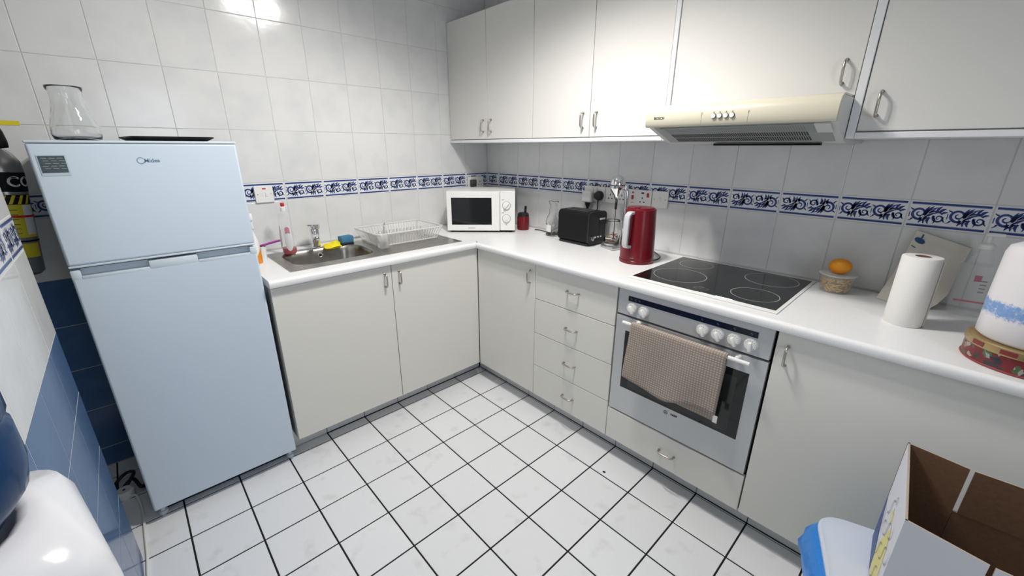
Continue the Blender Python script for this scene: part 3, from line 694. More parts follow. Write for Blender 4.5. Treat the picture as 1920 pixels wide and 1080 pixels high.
# deck around the bowl
cx, cy = (bx0 + bx1) / 2, (by0 + by1) / 2; RX0, RX1, RY0, RY1 = 0.0, sx1, 0.0, 0.500
def toRect(x, y):
    dx, dy = x - cx, y - cy
    ts = []
    if dx > 1e-9: ts.append((RX1 - cx) / dx)
    if dx < -1e-9: ts.append((RX0 - cx) / dx)
    if dy > 1e-9: ts.append((RY1 - cy) / dy)
    if dy < -1e-9: ts.append((RY0 - cy) / dy)
    k = min(ts); return (cx + dx * k, cy + dy * k, 0.003)
ring = [toRect(x, y) for x, y, z in loops[0]]
V = loops[0] + ring
m.add(V, [(k, (k + 1) % n, n + (k + 1) % n, n + k) for k in range(n)], 0, False)
for X, Y in ((RX0, RY0), (RX1, RY0), (RX1, RY1), (RX0, RY1)):      # fill the four corners of the deck
    ks = sorted(range(n), key=lambda k: (ring[k][0] - X) ** 2 + (ring[k][1] - Y) ** 2)[:2]
    a = min((k for k in range(n) if abs(ring[k][0] - X) < 1e-6), key=lambda k: abs(ring[k][1] - Y)); b = min((k for k in range(n) if abs(ring[k][1] - Y) < 1e-6), key=lambda k: abs(ring[k][0] - X))
    m.add([ring[a], (X, Y, 0.003), ring[b]], [(0, 1, 2)], 0)
# drainer with ribs running along the unit
def drain(u, v):
    x, y = u * sx1, 0.500 + v * (sy1 - 0.500)
    e = min(u * 9, (1 - u) * 9, v * 12, (1 - v) * 12, 1.0); e = max(0.0, e)
    z = 0.003 - 0.0018 * e + (0.0005 * math.sin(u * 2 * PI * 9) * e if 0.14 < u < 0.86 else 0)
    return (x, y, z)
m.grid(drain, 91, 24)
for a in ((0, sx1, 0, 0), (0, sx1, sy1, sy1)): m.add([(a[0], a[2], 0.003), (a[1], a[2], 0.003), (a[1], a[2], 0.0), (a[0], a[2], 0.0)], [(0, 1, 2, 3)])
for X in (0, sx1): m.add([(X, 0, 0.003), (X, sy1, 0.003), (X, sy1, 0), (X, 0, 0)], [(0, 1, 2, 3)])
sharp(m.build('basin', M_sink, t), 30)
mb = MB().lathe([(0.013, 0), (0.013, 0.004), (0.0095, 0.005), (0.0085, 0.002), (0.0, 0.002)], 20, T=Matrix.Translation((bx0 + 0.0165, 1.567 - 1.316, -0.030)) @ Matrix.Rotation(rad(90), 4, 'Y'))
ov = mb.build('overflow', M_chrome, t); MB().lathe([(0.008, 0), (0.0, 0.0005)], 16, T=Matrix.Translation((bx0 + 0.019, 1.567 - 1.316, -0.030)) @ Matrix.Rotation(rad(90), 4, 'Y')).build('overflow_hole', M_dark, ov)
MB().lathe([(0.038, 0), (0.036, 0.003), (0.028, 0.002), (0.0, 0.0)], 24, (cx, cy, -0.1235)).build('waste', M_chrome, t)

# tap
t = thing('mixer_tap', 'chrome single-lever mixer tap at the back of the sink', 'tap', (0.112, -1.3165, WTOP + 0.003), 0)
sharp(MB().lathe([(0.026, 0), (0.026, 0.004), (0.0215, 0.007), (0.0205, 0.03), (0.0225, 0.088), (0.0235, 0.104), (0.0, 0.104)], 24).build('column', M_chrome, t))
sharp(MB().rbox(0.0, 0.112, -0.0145, 0.0145, 0.070, 0.092, 0.006, 2, 0, Matrix.Rotation(rad(-15), 4, 'Z') @ Matrix.Rotation(rad(4), 4, 'Y')).build('spout', M_chrome, t))
mb = MB().lathe([(0.0235, 0.1055), (0.0255, 0.108), (0.0255, 0.121), (0.020, 0.127), (0.0, 0.129)], 24, c=(0, 0.006, 0))
mb.rbox(-0.011, 0.011, -0.055, 0.01, 0.117, 0.124, 0.002, 1, 0, Matrix.Rotation(rad(-9), 4, 'X'))
sharp(mb.build('lever', M_chrome, t))

# ------------------------------------------------------------------ fridge
t = thing('fridge_freezer', 'pale blue-white two-door fridge freezer left of the sink unit', 'fridge', (0.57, -1.953, 0), PI / 2)
# local: front faces -y (world +x); local x = world y + 1.953
fx0, fx1 = -0.2645, 0.2635
MB().rbox(fx0 + 0.002, fx1 - 0.002, 0.056, 0.525, 0.045, 1.438, 0.004, 2).build('cabinet', M_fridge, t)
d = MB().rbox(fx0, fx1, 0.0, 0.052, 1.0685, 1.442, 0.007, 3).build('freezer_door', M_fridge, t)
MB().rbox(fx0 - 0.001, fx1 + 0.001, -0.001, 0.30, 1.4425, 1.4505, 0.003, 2).build('top_trim', M_fridge2, t)
MB().rbox(fx0 + 0.001, fx1 - 0.001, -0.0015, 0.045, 1.0615, 1.0685, 0.002, 2).build('lower_trim', M_fridge2, d)
mb = MB(); mb.text('Midea', 0.017, FRONT(0.012, 1.3880, -0.0006), 0, 0.0003)
mb.stroke([(0.0095 * math.cos(a), 0.0095 * math.sin(a)) for a in [0.6 + 5.2 * k / 18 for k in range(19)]], 0.0014, 0.0026, FRONT(-0.0165, 1.3885, -0.0006))
mb.build('brand_badge', mat('badge_blue', (0.12, 0.22, 0.34), 0.3), d)
T = FRONT(-0.2185, 1.3795, -0.0008)
mb = MB().box(-0.0310, 0.0310, -0.031, 0.029, 0, 0.0004, 0, 1, T).box(-0.0285, 0.0275, -0.0225, 0.0265, 0.0002, 0.0008, 0, 0, T)
for i in range(5):
    for k in range(3):
        a = -0.023 + 0.017 * k + 0.003 * ((i * 7 + k * 3) % 3); mb.stroke([(a, 0.020 - 0.0075 * i), (a + 0.012, 0.0196 - 0.0075 * i)], 0.0012, 0.0012, T @ Matrix.Translation((0, 0, 0.001)), 2)
mb.build('sticker', [M_sticker, mat('sticker_border', (0.50, 0.60, 0.66), 0.4), mat('sticker_print', (0.42, 0.44, 0.38), 0.5)], d)
d = MB().rbox(fx0, fx1, 0.0, 0.052, 0.058, 1.030, 0.007, 3).build('fridge_door', M_fridge, t)
m = MB(); zt = 1.0535
for a, b in ((fx0, -0.240), (-0.070, 0.070), (0.240, fx1)): m.rbox(a, b, -0.0005, 0.05, 1.022, zt, 0.004, 2)
for a, b, s_ in ((-0.240, -0.070, 1), (0.070, 0.240, 1)):
    m.prism([(0.004, 1.024), (0.026, 1.034), (0.030, zt), (0.05, zt), (0.05, 1.022)], 'x', a, b)
    m.rbox(a, b, -0.0005, 0.004, 1.022, 1.0335, 0.0018, 2)
sharp(m.build('grip_rail', M_fridge2, d))
for x in (fx0 + 0.022, fx1 - 0.022):
    sharp(MB().lathe([(0.014, 0), (0.016, 0.004), (0.016, 0.018), (0.009, 0.02), (0.009, 0.05)], 14, (x, 0.050, 0)).build('foot', M_fridge2, t))
MB().box(fx0 + 0.01, fx1 - 0.01, 0.07, 0.45, 0.004, 0.046).build('base_skirt', M_mblack, t)

# carafe and dark tray on the fridge
def shell(prof, th):      # closed wall: outer profile up, inner profile down
    return prof + [(max(r - th, 0.0005), z if i else z) for i, (r, z) in reversed(list(enumerate(prof[1:], 1)))] + [(max(prof[0][0] - th, 0.0), prof[0][1] + th), (0.0, prof[0][1] + th)]
t = thing('glass_carafe', 'clear glass carafe with flared rim standing on the fridge', 'carafe', (0.330, -2.107, 1.4505), 0)
pr = [(0.0, 0), (0.050, 0), (0.060, 0.006), (0.0645, 0.022), (0.062, 0.045), (0.052, 0.080), (0.043, 0.110), (0.040, 0.135), (0.0415, 0.152), (0.046, 0.166), (0.0455, 0.172)]
MB().lathe(pr + [(0.043, 0.170), (0.0385, 0.152), (0.037, 0.135), (0.040, 0.110), (0.049, 0.080), (0.059, 0.045), (0.0615, 0.022), (0.057, 0.009), (0.0, 0.005)], 40).build('carafe_body', M_glass, t)
t = thing('baking_tray', 'flat black tray lying on the fridge beside the carafe', 'tray', (0.36, -1.87, 1.4505), 0.1)
m = MB(); L0_ = rrect(-0.13, 0.13, -0.10, 0.10, 0.03, 4); L1_ = rrect(-0.145, 0.145, -0.115, 0.115, 0.035, 4); L2_ = rrect(-0.152, 0.152, -0.122, 0.122, 0.036, 4)
V = [(x, y, 0.001) for x, y in L0_] + [(x, y, 0.016) for x, y in L1_] + [(x, y, 0.016) for x, y in L2_] + [(x, y, 0.012) for x, y in L2_] + [(x, y, 0.0) for x, y in L0_]
n = len(L0_)
m.add(V, [(i * n + k, i * n + (k + 1) % n, (i + 1) * n + (k + 1) % n, (i + 1) * n + k) for i in range(4) for k in range(n)] + [tuple(range(n)), tuple(range(4 * n, 5 * n))])
m.build('tray_pan', M_mblack, t)

# ------------------------------------------------------------------ extinguisher on the left wall
t = thing('fire_extinguisher', 'grey fire extinguisher with yellow and black labels behind the pillar', 'extinguisher', (0.085, -2.378, 0.972), 0)
t.rotation_euler = (rad(-5.5), 0, 0)
R = 0.056
sharp(MB().lathe([(0.0, 0.0), (0.045, 0.0), (R, 0.012), (R, 0.385), (0.052, 0.415), (0.038, 0.440), (0.022, 0.455), (0.016, 0.470), (0.0, 0.470)], 32).build('cylinder', M_exst, t))
def wrapq(a0, a1, z0, z1, matl, name, rr_=0.0008, par=None):
    return MB().grid(lambda u, v: ((R + rr_) * math.cos(rad(a0 + (a1 - a0) * u)), (R + rr_) * math.sin(rad(a0 + (a1 - a0) * u)), z0 + (z1 - z0) * v), 18, 2).build(name, matl, par or t)
wrapq(-100, 100, 0.310, 0.378, M_mblack, 'black_label')
lb = wrapq(-100, 75, 0.145, 0.300, M_yel, 'yellow_label')
wrapq(-100, 75, 0.265, 0.300, M_mblack, 'hazard_panel', 0.0012)
mb = MB()
for k in range(7):
    a = -80 + 22 * k
    mb.grid(lambda u, v: ((R + 0.0016) * math.cos(rad(a + 9 * u + 12 * v)), (R + 0.0016) * math.sin(rad(a + 9 * u + 12 * v)), 0.267 + 0.031 * v), 4, 4)
mb.build('hazard_stripes', M_yel, t)
wrapq(40, 75, 0.155, 0.262, M_wlab, 'white_panel', 0.0012)
mb = MB()
for k in range(6):
    a0, z = -60, 0.245 - 0.017 * k
    mb.grid(lambda u, v: ((R + 0.0015) * math.cos(rad(a0 + 85 * u)), (R + 0.0015) * math.sin(rad(a0 + 85 * u)), z + 0.0018 * v), 12, 2)
mb.build('label_print', M_mblack, t)
wrapq(-100, 100, 0.218, 0.226, M_redn, 'red_line', 0.0018)
wrapq(-100, 100, 0.128, 0.134, M_mblack, 'dark_line')
wrapq(-40, 70, 0.070, 0.122, M_yel, 'lower_label')
mb = MB()      # CO2 lettering wrapped on the black band
mb.text('CO2', 0.05, Matrix.Identity(4), 0, 0.001)
mb.v = [((R + 0.0016) * math.cos(x / R + rad(66)), (R + 0.0016) * math.sin(x / R + rad(66)), 0.344 + y) for x, y, z in mb.v]
mb.build('label_lettering', M_wlab, t)
mb = MB().lathe([(0.017, 0.468), (0.020, 0.480), (0.016, 0.50), (0.0, 0.505)], 16)
mb.rbox(-0.012, 0.012, -0.085, 0.02, 0.500, 0.514, 0.004, 2).rbox(-0.010, 0.010, -0.095, 0.02, 0.518, 0.530, 0.004, 2)
sharp(mb.build('valve_head', M_mblack, t))
MB().lathe([(0.0, -0.05), (0.026, -0.05), (0.031, -0.03), (0.033, 0.0), (0.030, 0.035), (0.018, 0.055), (0.0, 0.058)], 20, T=Matrix.Translation((0.100, 0.006, 0.505)) @ Matrix.Rotation(rad(15), 4, 'X')).build('discharge_horn', M_mblack, t)
MB().tube([(0.02, 0.0, 0.49), (0.05, -0.02, 0.505), (0.085, -0.010, 0.555), (0.100, 0.002, 0.55)], 0.008, 8).build('hose', M_mblack, t)
MB().box(-0.0848, -0.055, -0.02, 0.02, 0.20, 0.24).build('wall_bracket', M_mblack, t)
o = MB().rbox(0.0004, 0.0016, -2.392, -2.262, 1.507, 1.523, 0.0004, 1).build('wall_sticker', M_yel); tag(o, 'small yellow sticker strip on the tiles above the extinguisher', 'sticker')

# ------------------------------------------------------------------ water cooler and bottle
t = thing('water_cooler', 'glossy white water cooler carrying the blue bottle', 'water cooler', (1.700, -2.335, 0), rad(12))
m = MB()
levels = [(0.0, 0.152, 0.152), (0.02, 0.158, 0.158), (0.50, 0.163, 0.163), (0.86, 0.161, 0.161), (0.91, 0.158, 0.158), (0.940, 0.148, 0.148), (0.960, 0.130, 0.130), (0.970, 0.110, 0.110), (0.964, 0.098, 0.098), (0.935, 0.086, 0.086), (0.893, 0.060, 0.060)]
V = []; n = None
for z, a, b in levels:
    P = rrect(-a, a, -b, b, min(0.062, a * 0.55) if z < 0.96 and a > 0.1 else a * 0.98, 6); n = len(P); V += [(x, y, z) for x, y in P]
m.add(V, [(i * n + k, i * n + (k + 1) % n, (i + 1) * n + (k + 1) % n, (i + 1) * n + k) for i in range(len(levels) - 1) for k in range(n)] + [tuple(range(n)), tuple(range((len(levels) - 1) * n, len(levels) * n))], 0, True)
m.build('cooler_body', M_wgloss, t)
MB().rbox(0.1605, 0.166, -0.09, 0.09, 0.45, 0.72, 0.002, 1).build('tap_recess', M_hgrey, t)
for y in (-0.04, 0.04): MB().rbox(0.165, 0.20, y - 0.012, y + 0.012, 0.64, 0.68, 0.005, 2).build('dispensing_tap', M_white, t)
c, s_ = math.cos(rad(12)), math.sin(rad(12))
t = thing('water_bottle', 'large blue refill bottle upside down on the water cooler', 'water bottle', (1.700, -2.342, 0.895), 0)
pr = [(0.0, 0.0), (0.028, 0.0), (0.030, 0.05), (0.060, 0.064), (0.105, 0.085), (0.129, 0.118), (0.135, 0.150), (0.135, 0.20), (0.130, 0.207), (0.130, 0.215), (0.135, 0.222), (0.135, 0.30), (0.130, 0.307), (0.130, 0.315), (0.135, 0.322), (0.135, 0.41), (0.122, 0.43), (0.10, 0.436), (0.0, 0.43)]
MB().lathe(pr, 40).build('bottle_body', M_bottle, t)

# ------------------------------------------------------------------ wall sockets and switches
def plate(name, label, cx, cz, w, h, wall, parts, y=None):
    t = thing(name, label, 'socket' if 'socket' in name else 'switch', (cx, -0.0003, cz) if wall == 'b' else (0.0003, cx, cz), 0 if wall == 'b' else PI / 2)
    MB().rbox(-w / 2, w / 2, -0.010, 0, -h / 2, h / 2, 0.003, 2).build('faceplate', M_white, t)
    for p in parts:
        k, x, z = p[:3]
        if k == 'rocker': MB().rbox(x - 0.006, x + 0.006, -0.0135, -0.009, z - 0.011, z + 0.011, 0.0015, 2, 0, Matrix.Rotation(rad(3), 4, 'X')).build('rocker', p[3] if len(p) > 3 else M_white, t)
        if k == 'holes':
            for hx, hz, a, b in ((0, 0.010, 0.0028, 0.005), (-0.011, -0.010, 0.0045, 0.0028), (0.011, -0.010, 0.0045, 0.0028)):
                MB().box(x + hx - a, x + hx + a, -0.0102, -0.0098, z + hz - b, z + hz + b).build('pin_slot', M_dark, t)
        if k == 'screw': MB().cyl((x, -0.0095, z), (x, -0.0108, z), 0.0028, 8).build('screw', M_steel, t)
        if k == 'mark': MB().box(x - p[3], x + p[3], -0.0104, -0.0098, z - p[4], z + p[4]).build('neon', p[5], t)
    return t
plate('socket_outlet', 'white double wall socket with the adaptor and black plug behind the toaster', 0.986, 1.175, 0.146, 0.086, 'b', [('holes', -0.037, -0.006), ('holes', 0.037, -0.006), ('rocker', -0.014, 0.026), ('rocker', 0.014, 0.026)])
plate('socket_outlet', 'white double wall socket behind the chrome drink mixer', 1.1335, 1.175, 0.144, 0.086, 'b', [('holes', -0.037, -0.006), ('holes', 0.037, -0.006), ('rocker', -0.014, 0.026), ('rocker', 0.014, 0.026)])
plate('socket_outlet', 'white cooker control socket with red switches above the kettle', 1.2775, 1.1755, 0.140, 0.086, 'b', [('rocker', -0.040, 0.002, M_redn), ('mark', -0.040, 0.027, 0.005, 0.0045, M_redn), ('holes', 0.018, -0.010), ('mark', 0.018, 0.027, 0.008, 0.004, M_dark), ('rocker', 0.050, 0.018, M_redn), ('mark', -0.040, -0.026, 0.010, 0.0012, M_redn)])
plate('light_switch', 'white single rocker switch beside the cooker control socket', 1.3945, 1.1765, 0.088, 0.086, 'b', [('rocker', 0.0, 0.0), ('screw', -0.030, 0), ('screw', 0.030, 0)])
plate('light_switch', 'white switch with red neon on the wall above the sink', -1.501, 1.2025, 0.086, 0.086, 'l', [('rocker', 0.010, 0.0), ('mark', 0.002, 0.027, 0.008, 0.0035, M_redn), ('screw', -0.030, 0), ('screw', 0.030, 0), ('mark', -0.012, -0.002, 0.007, 0.010, M_wlab)])
plate('socket_outlet', 'white double wall socket in the corner above the microwave', -0.117, 1.190, 0.142, 0.080, 'l', [('holes', 0.037, -0.006), ('rocker', -0.014, 0.026), ('rocker', 0.014, 0.026)])

def cable(name, label, pts, r, matl, parent=None):
    # smooth the polyline
    P = [Vector(p) for p in pts]
    out = []
    for i in range(len(P) - 1):
        p0 = P[max(i - 1, 0)]; p1 = P[i]; p2 = P[i + 1]; p3 = P[min(i + 2, len(P) - 1)]
        for k in range(7):
            s = k / 7; out.append(0.5 * ((2 * p1) + (p2 - p0) * s + (2 * p0 - 5 * p1 + 4 * p2 - p3) * s * s + (3 * p1 - p0 - 3 * p2 + p3) * s ** 3))
    out.append(P[-1])
    o = MB().tube(out, r, 8).build(name, matl, parent)
    if label: tag(o, label, 'cable')
    return o
t = thing('plug_adaptor', 'chunky white plug adaptor with a black plug in the socket', 'plug', (0.952, -0.0105, 1.155), 0)
sharp(MB().rbox(-0.033, 0.033, -0.034, 0, -0.030, 0.036, 0.010, 3).build('adaptor_body', M_white, t))
sharp(MB().lathe([(0.017, 0), (0.016, -0.012), (0.007, -0.030), (0.006, -0.045)], 14, (0.004, -0.018, -0.030)).build('plug_boot', M_black, t))
cable('flex', None, [(0.004, -0.018, -0.07), (0.005, -0.016, -0.12), (0.006, -0.014, -0.245)], 0.0032, M_black, t)
t = thing('mains_plug', 'round black mains plug with flex hanging behind the toaster', 'plug', (1.025, -0.0105, 1.168), 0)
sharp(MB().lathe([(0.027, 0), (0.028, 0.012), (0.023, 0.026), (0.0, 0.028)], 22, T=Matrix.Rotation(rad(90), 4, 'X')).build('plug_body', M_black, t))
cable('flex', None, [(0, -0.016, -0.024), (0.0, -0.016, -0.06), (-0.004, -0.014, -0.14), (-0.002, -0.010, -0.255)], 0.0035, M_black, t)
t = thing('mains_plug', 'dark plug in the corner socket above the microwave', 'plug', (0.0106, -0.152, 1.186), PI / 2)
sharp(MB().rbox(-0.024, 0.024, -0.026, 0, -0.024, 0.026, 0.008, 3).build('plug_body', mat('dark_grey_plug', (0.06, 0.06, 0.055), 0.4), t))

# ------------------------------------------------------------------ microwave
ang = math.atan2(0.3177, 0.3031)
t = thing('microwave', 'white microwave oven with two dials set across the corner', 'microwave', (0.3715, -0.3660, WTOP), ang)
hw = 0.2185
MB().rbox(-hw, hw, 0.012, 0.285, 0.012, 0.262, 0.004, 2).build('casing', M_white, t)
mx = -hw + 0.437 * 0.775
m = MB(); wx0, wx1, wz0, wz1 = -hw + 0.029, mx - 0.052, 0.050, 0.222
for a in ((-hw, wx0, 0.012, 0.262), (wx1, mx, 0.012, 0.262), (wx0, wx1, 0.012, wz0), (wx0, wx1, wz1, 0.262)): m.rbox(a[0], a[1], -0.014, 0.012, a[2], a[3], 0.0015, 1)
d = m.build('door', M_white, t)
MB().box(wx0, wx1, -0.011, 0.0, wz0, wz1).build('window', M_bglass, d)
mb = MB()
for k in range(8): mb.box(-0.085 + 0.006 * k, -0.0805 + 0.006 * k, -0.0144, -0.0138, 0.0275, 0.0325)
mb.build('brand_mark', M_grey, d)
p = MB().rbox(mx + 0.003, hw, -0.012, 0.012, 0.014, 0.262, 0.003, 2).build('control_panel', M_white, t)
for z in (0.174, 0.092):
    xk = (mx + hw) / 2 - 0.006
    T = Matrix.Translation((xk, -0.012, z)) @ Matrix.Rotation(rad(90), 4, 'X')
    MB().lathe([(0.0265, 0), (0.0265, 0.0012), (0.0, 0.0012)], 28, T=T).build('dial_ring', M_grey, p)
    k = sharp(MB().lathe([(0.0245, 0), (0.0235, 0.010), (0.0, 0.011)], 28, T=T).rbox(-0.0055, 0.0055, -0.020, -0.009, -0.022, 0.022, 0.003, 2, 0, Matrix.Translation((xk, -0.012, z)) @ Matrix.Rotation(rad(40 if z > 0.1 else 0), 4, 'Y')).build('dial', M_white, p), 40)
    MB().box(xk - 0.030, xk - 0.016, -0.0126, -0.0119, z + 0.034, z + 0.038).build('dial_print', M_grey, p)
for x in (-hw + 0.03, hw - 0.03):
    for y in (0.03, 0.25): MB().lathe([(0.012, 0), (0.012, 0.0125)], 10, (x, y, 0)).build('foot', M_black, t)
MB().box(-hw + 0.01, hw - 0.01, 0.0, 0.27, 0.008, 0.0125).build('base_plate', M_black, t)

# red grinder
t = thing('red_canister', 'small red canister with black lid and upright handle beside the microwave', 'canister', (0.486, -0.098, WTOP), 0)
sharp(MB().lathe([(0.0, 0), (0.037, 0), (0.040, 0.006), (0.042, 0.045), (0.041, 0.080), (0.0385, 0.090), (0.0, 0.090)], 28).build('pot', M_red, t))
sharp(MB().lathe([(0.0395, 0.0905), (0.0385, 0.104), (0.028, 0.114), (0.0, 0.117)], 28).build('lid', M_black, t))
sharp(MB().rbox(0.004, 0.018, -0.006, 0.006, 0.110, 0.160, 0.003, 2, 0, Matrix.Rotation(rad(4), 4, 'Y')).build('upright_handle', M_black, t))
cable('black_flex', 'thin black flex on the worktop between canister and glass jar', [(0.560, -0.060, WTOP + 0.004), (0.60, -0.045, WTOP + 0.004), (0.65, -0.058, WTOP + 0.004), (0.69, -0.05, WTOP + 0.004), (0.72, -0.03, WTOP + 0.004)], 0.003, M_black)

# glass bottle with sticks
t = thing('glass_jar', 'wide-necked clear glass bottle holding pale sticks beside the toaster', 'jar', (0.752, -0.098, WTOP), 0)
pr = [(0.0, 0.0), (0.040, 0.0), (0.0445, 0.005), (0.0445, 0.085), (0.040, 0.110), (0.029, 0.132), (0.024, 0.145), (0.026, 0.165), (0.023, 0.180), (0.025, 0.196), (0.031, 0.203), (0.031, 0.212), (0.024, 0.214)]
MB().lathe(pr + [(0.021, 0.205), (0.020, 0.180), (0.023, 0.165), (0.021, 0.145), (0.026, 0.131), (0.037, 0.109), (0.0415, 0.085), (0.0415, 0.008), (0.0, 0.005)], 32).build('bottle', M_glass, t)
MB().grid(lambda u, v: (0.0452 * math.cos(rad(-160 + 95 * u)), 0.0452 * math.sin(rad(-160 + 95 * u)), 0.028 + 0.042 * v), 16, 2).build('label', M_wlab, t)
m = MB()
for k in range(26):
    a, r = random.random() * 6.28, 0.034 * math.sqrt(random.random()); b = random.random() * 6.28
    p = Vector((r * math.cos(a), r * math.sin(a), 0.009)); q = Vector((0.030 * math.cos(b), 0.030 * math.sin(b), 0.03 + 0.055 * random.random()))
    m.tube([p, q], 0.0022, 5)
stuff(m.build('sticks', M_sticks, t))

# toaster
t = thing('toaster', 'matt black two-slot toaster with chrome lever', 'toaster', (0.992, -0.127, WTOP), rad(-1.5))
hx_, hy_ = 0.107, 0.078
m = MB(); prof = rrect(-hy_, hy_, 0.014, 0.188, 0.024, 6)
body = sharp(MB().prism(prof, 'x', -hx_, hx_, smooth=True).build('body', M_mblack, t), 40)
MB().rbox(-hx_ + 0.004, hx_ - 0.004, -hy_ + 0.006, hy_ - 0.006, 0.002, 0.015, 0.003, 1).build('base', M_black, t)
for y in (-0.028, 0.028):
    MB().rbox(-0.075, 0.075, y - 0.017, y + 0.017, 0.1875, 0.1905, 0.001, 1).build('slot_rim', mat('slot_trim', (0.07, 0.07, 0.07), 0.3), body)
    MB().box(-0.070, 0.070, y - 0.011, y + 0.011, 0.1904, 0.1909).build('slot', M_dark, body)
ep = sharp(MB().prism(rrect(-hy_ - 0.001, hy_ + 0.001, 0.013, 0.189, 0.026, 6), 'x', hx_ + 0.0005, hx_ + 0.010, smooth=True).build('end_panel', M_black, t), 40)
sharp(MB().rbox(hx_ + 0.010, hx_ + 0.030, -0.006, 0.040, 0.146, 0.158, 0.004, 2).build('lever', M_chrome, ep))
MB().box(hx_ + 0.0099, hx_ + 0.0105, 0.012, 0.020, 0.06, 0.145).build('lever_slot', M_dark, ep)
sharp(MB().lathe([(0.013, 0), (0.0125, 0.012), (0.0, 0.013)], 18, T=Matrix.Translation((hx_ + 0.010, -0.050, 0.045)) @ Matrix.Rotation(rad(90), 4, 'Y')).build('browning_dial', M_chrome, ep))
for y in (-0.018, 0.006, 0.030): sharp(MB().lathe([(0.0065, 0), (0.0055, 0.004), (0.0, 0.0045)], 12, T=Matrix.Translation((hx_ + 0.010, y, 0.048)) @ Matrix.Rotation(rad(90), 4, 'Y')).build('button', M_chrome, ep))

# drink mixer + glass
t = thing('drink_mixer', 'chrome drink mixer with egg-shaped motor head and long whisk', 'mixer', (1.205, -0.118, WTOP), rad(-20))
sharp(MB().rbox(-0.050, 0.060, -0.045, 0.050, 0.0, 0.020, 0.006, 2).build('base', mat('satin_silver', (0.55, 0.55, 0.55), 0.3, 0.8), t))
MB().tube([(0.045, 0.030, 0.018), (0.046, 0.032, 0.12), (0.046, 0.034, 0.22), (0.046, 0.032, 0.30), (0.040, 0.022, 0.345)], 0.012, 14).build('column', M_chrome, t)
hd = MB().lathe([(0.0, 0.265), (0.010, 0.266), (0.016, 0.285), (0.034, 0.310), (0.040, 0.330), (0.040, 0.345), (0.036, 0.368), (0.026, 0.382), (0.012, 0.388), (0.0, 0.389)], 32, (0.012, -0.006, 0)).build('motor_head', M_chrome, t)
MB().lathe([(0.0405, 0.336), (0.0412, 0.338), (0.0405, 0.340)], 32, (0.012, -0.006, 0), cap=False).build('head_seam', M_dark, hd)
MB().lathe([(0.0065, 0.215), (0.0065, 0.268)], 12, (0.012, -0.006, 0)).lathe([(0.0022, 0.055), (0.0022, 0.22)], 8, (0.012, -0.006, 0)).lathe([(0.010, 0.052), (0.011, 0.056), (0.004, 0.060)], 12, (0.012, -0.006, 0)).build('whisk', M_black, t)
t = thing('glass_tumbler', 'thick clear glass jar of brown sticks standing on the mixer base', 'glass', (1.207, -0.132, WTOP + 0.0205), 0)
pr = [(0.0, 0.0), (0.036, 0.0), (0.041, 0.006), (0.043, 0.06), (0.043, 0.115), (0.038, 0.128), (0.038, 0.136)]
MB().lathe(pr + [(0.0345, 0.136), (0.0345, 0.127), (0.0395, 0.114), (0.0395, 0.06), (0.0375, 0.010), (0.0, 0.008)], 32).build('vessel', M_glass, t)
m = MB()
for k in range(18):
    a, b, r = random.random() * 6.28, random.random() * 6.28, 0.030
    m.tube([(r * math.cos(a), r * math.sin(a), 0.012 + 0.0025 * k), (r * math.cos(b), r * math.sin(b), 0.014 + 0.0028 * k)], 0.0026, 5)
stuff(m.build('sticks', M_brown, t))

# kettle
t = thing('kettle', 'tall dark red plastic jug kettle with pale grey handle', 'kettle', (1.441, -0.266, WTOP), 0)
sharp(MB().lathe([(0.0, 0.0), (0.080, 0.0), (0.081, 0.004), (0.081, 0.014), (0.079, 0.016), (0.0, 0.016)], 40).build('power_base', M_red, t))
m = MB()
sharp(m.lathe([(0.0795, 0.017), (0.0795, 0.03), (0.079, 0.05), (0.076, 0.12), (0.072, 0.19), (0.0695, 0.235), (0.0695, 0.252), (0.066, 0.255), (0.0, 0.255)], 44).build('jug', M_red, t))
sharp(MB().lathe([(0.062, 0.2552), (0.060, 0.260), (0.045, 0.262), (0.0, 0.262)], 36).rbox(-0.012, 0.012, -0.058, -0.03, 0.258, 0.266, 0.003, 2, 0, Matrix.Rotation(rad(10), 4, 'Z')).build('lid', M_red, t))
ha = rad(-92)
hd_ = Vector((math.cos(ha), math.sin(ha), 0)); sd_ = Vector((-math.sin(ha), math.cos(ha), 0))
path = [(0.066, 0.240), (0.090, 0.2395), (0.1035, 0.230), (0.107, 0.215), (0.1085, 0.16), (0.110, 0.11), (0.109, 0.096), (0.100, 0.086), (0.072, 0.083)]
m = MB(); V = []; L = len(path); hwid = 0.0135
for i, (r, z) in enumerate(path):
    a = path[max(i - 1, 0)]; b = path[min(i + 1, L - 1)]; tx, tz = b[0] - a[0], b[1] - a[1]; q = math.hypot(tx, tz); nr, nz = -tz / q, tx / q
    for s_ in (-1, 1):
        for e in (-1, 1):
            rr_ = r + nr * 0.007 * e; z_ = z + nz * 0.007 * e; p = hd_ * rr_ + sd_ * (s_ * hwid); V.append((p.x, p.y, z_))
F = []
for i in range(L - 1):
    o = i * 4; F += [(o, o + 1, o + 5, o + 4), (o + 2, o + 3, o + 7, o + 6), (o, o + 2, o + 6, o + 4), (o + 1, o + 3, o + 7, o + 5)]
F += [(0, 1, 3, 2), tuple(4 * (L - 1) + k for k in (0, 1, 3, 2))]
o = sharp(m.add(V, F, 0, True).build('handle', M_hgw, t), 50)
bv = o.modifiers.new('soft', 'BEVEL'); bv.width = 0.003; bv.segments = 2
sa = ha + PI
m = MB(); V = [(0.066 * math.cos(sa - 0.35), 0.066 * math.sin(sa - 0.35), 0.252), (0.066 * math.cos(sa + 0.35), 0.066 * math.sin(sa + 0.35), 0.252), (0.088 * math.cos(sa), 0.088 * math.sin(sa), 0.253), (0.0715 * math.cos(sa), 0.0715 * math.sin(sa), 0.20)]
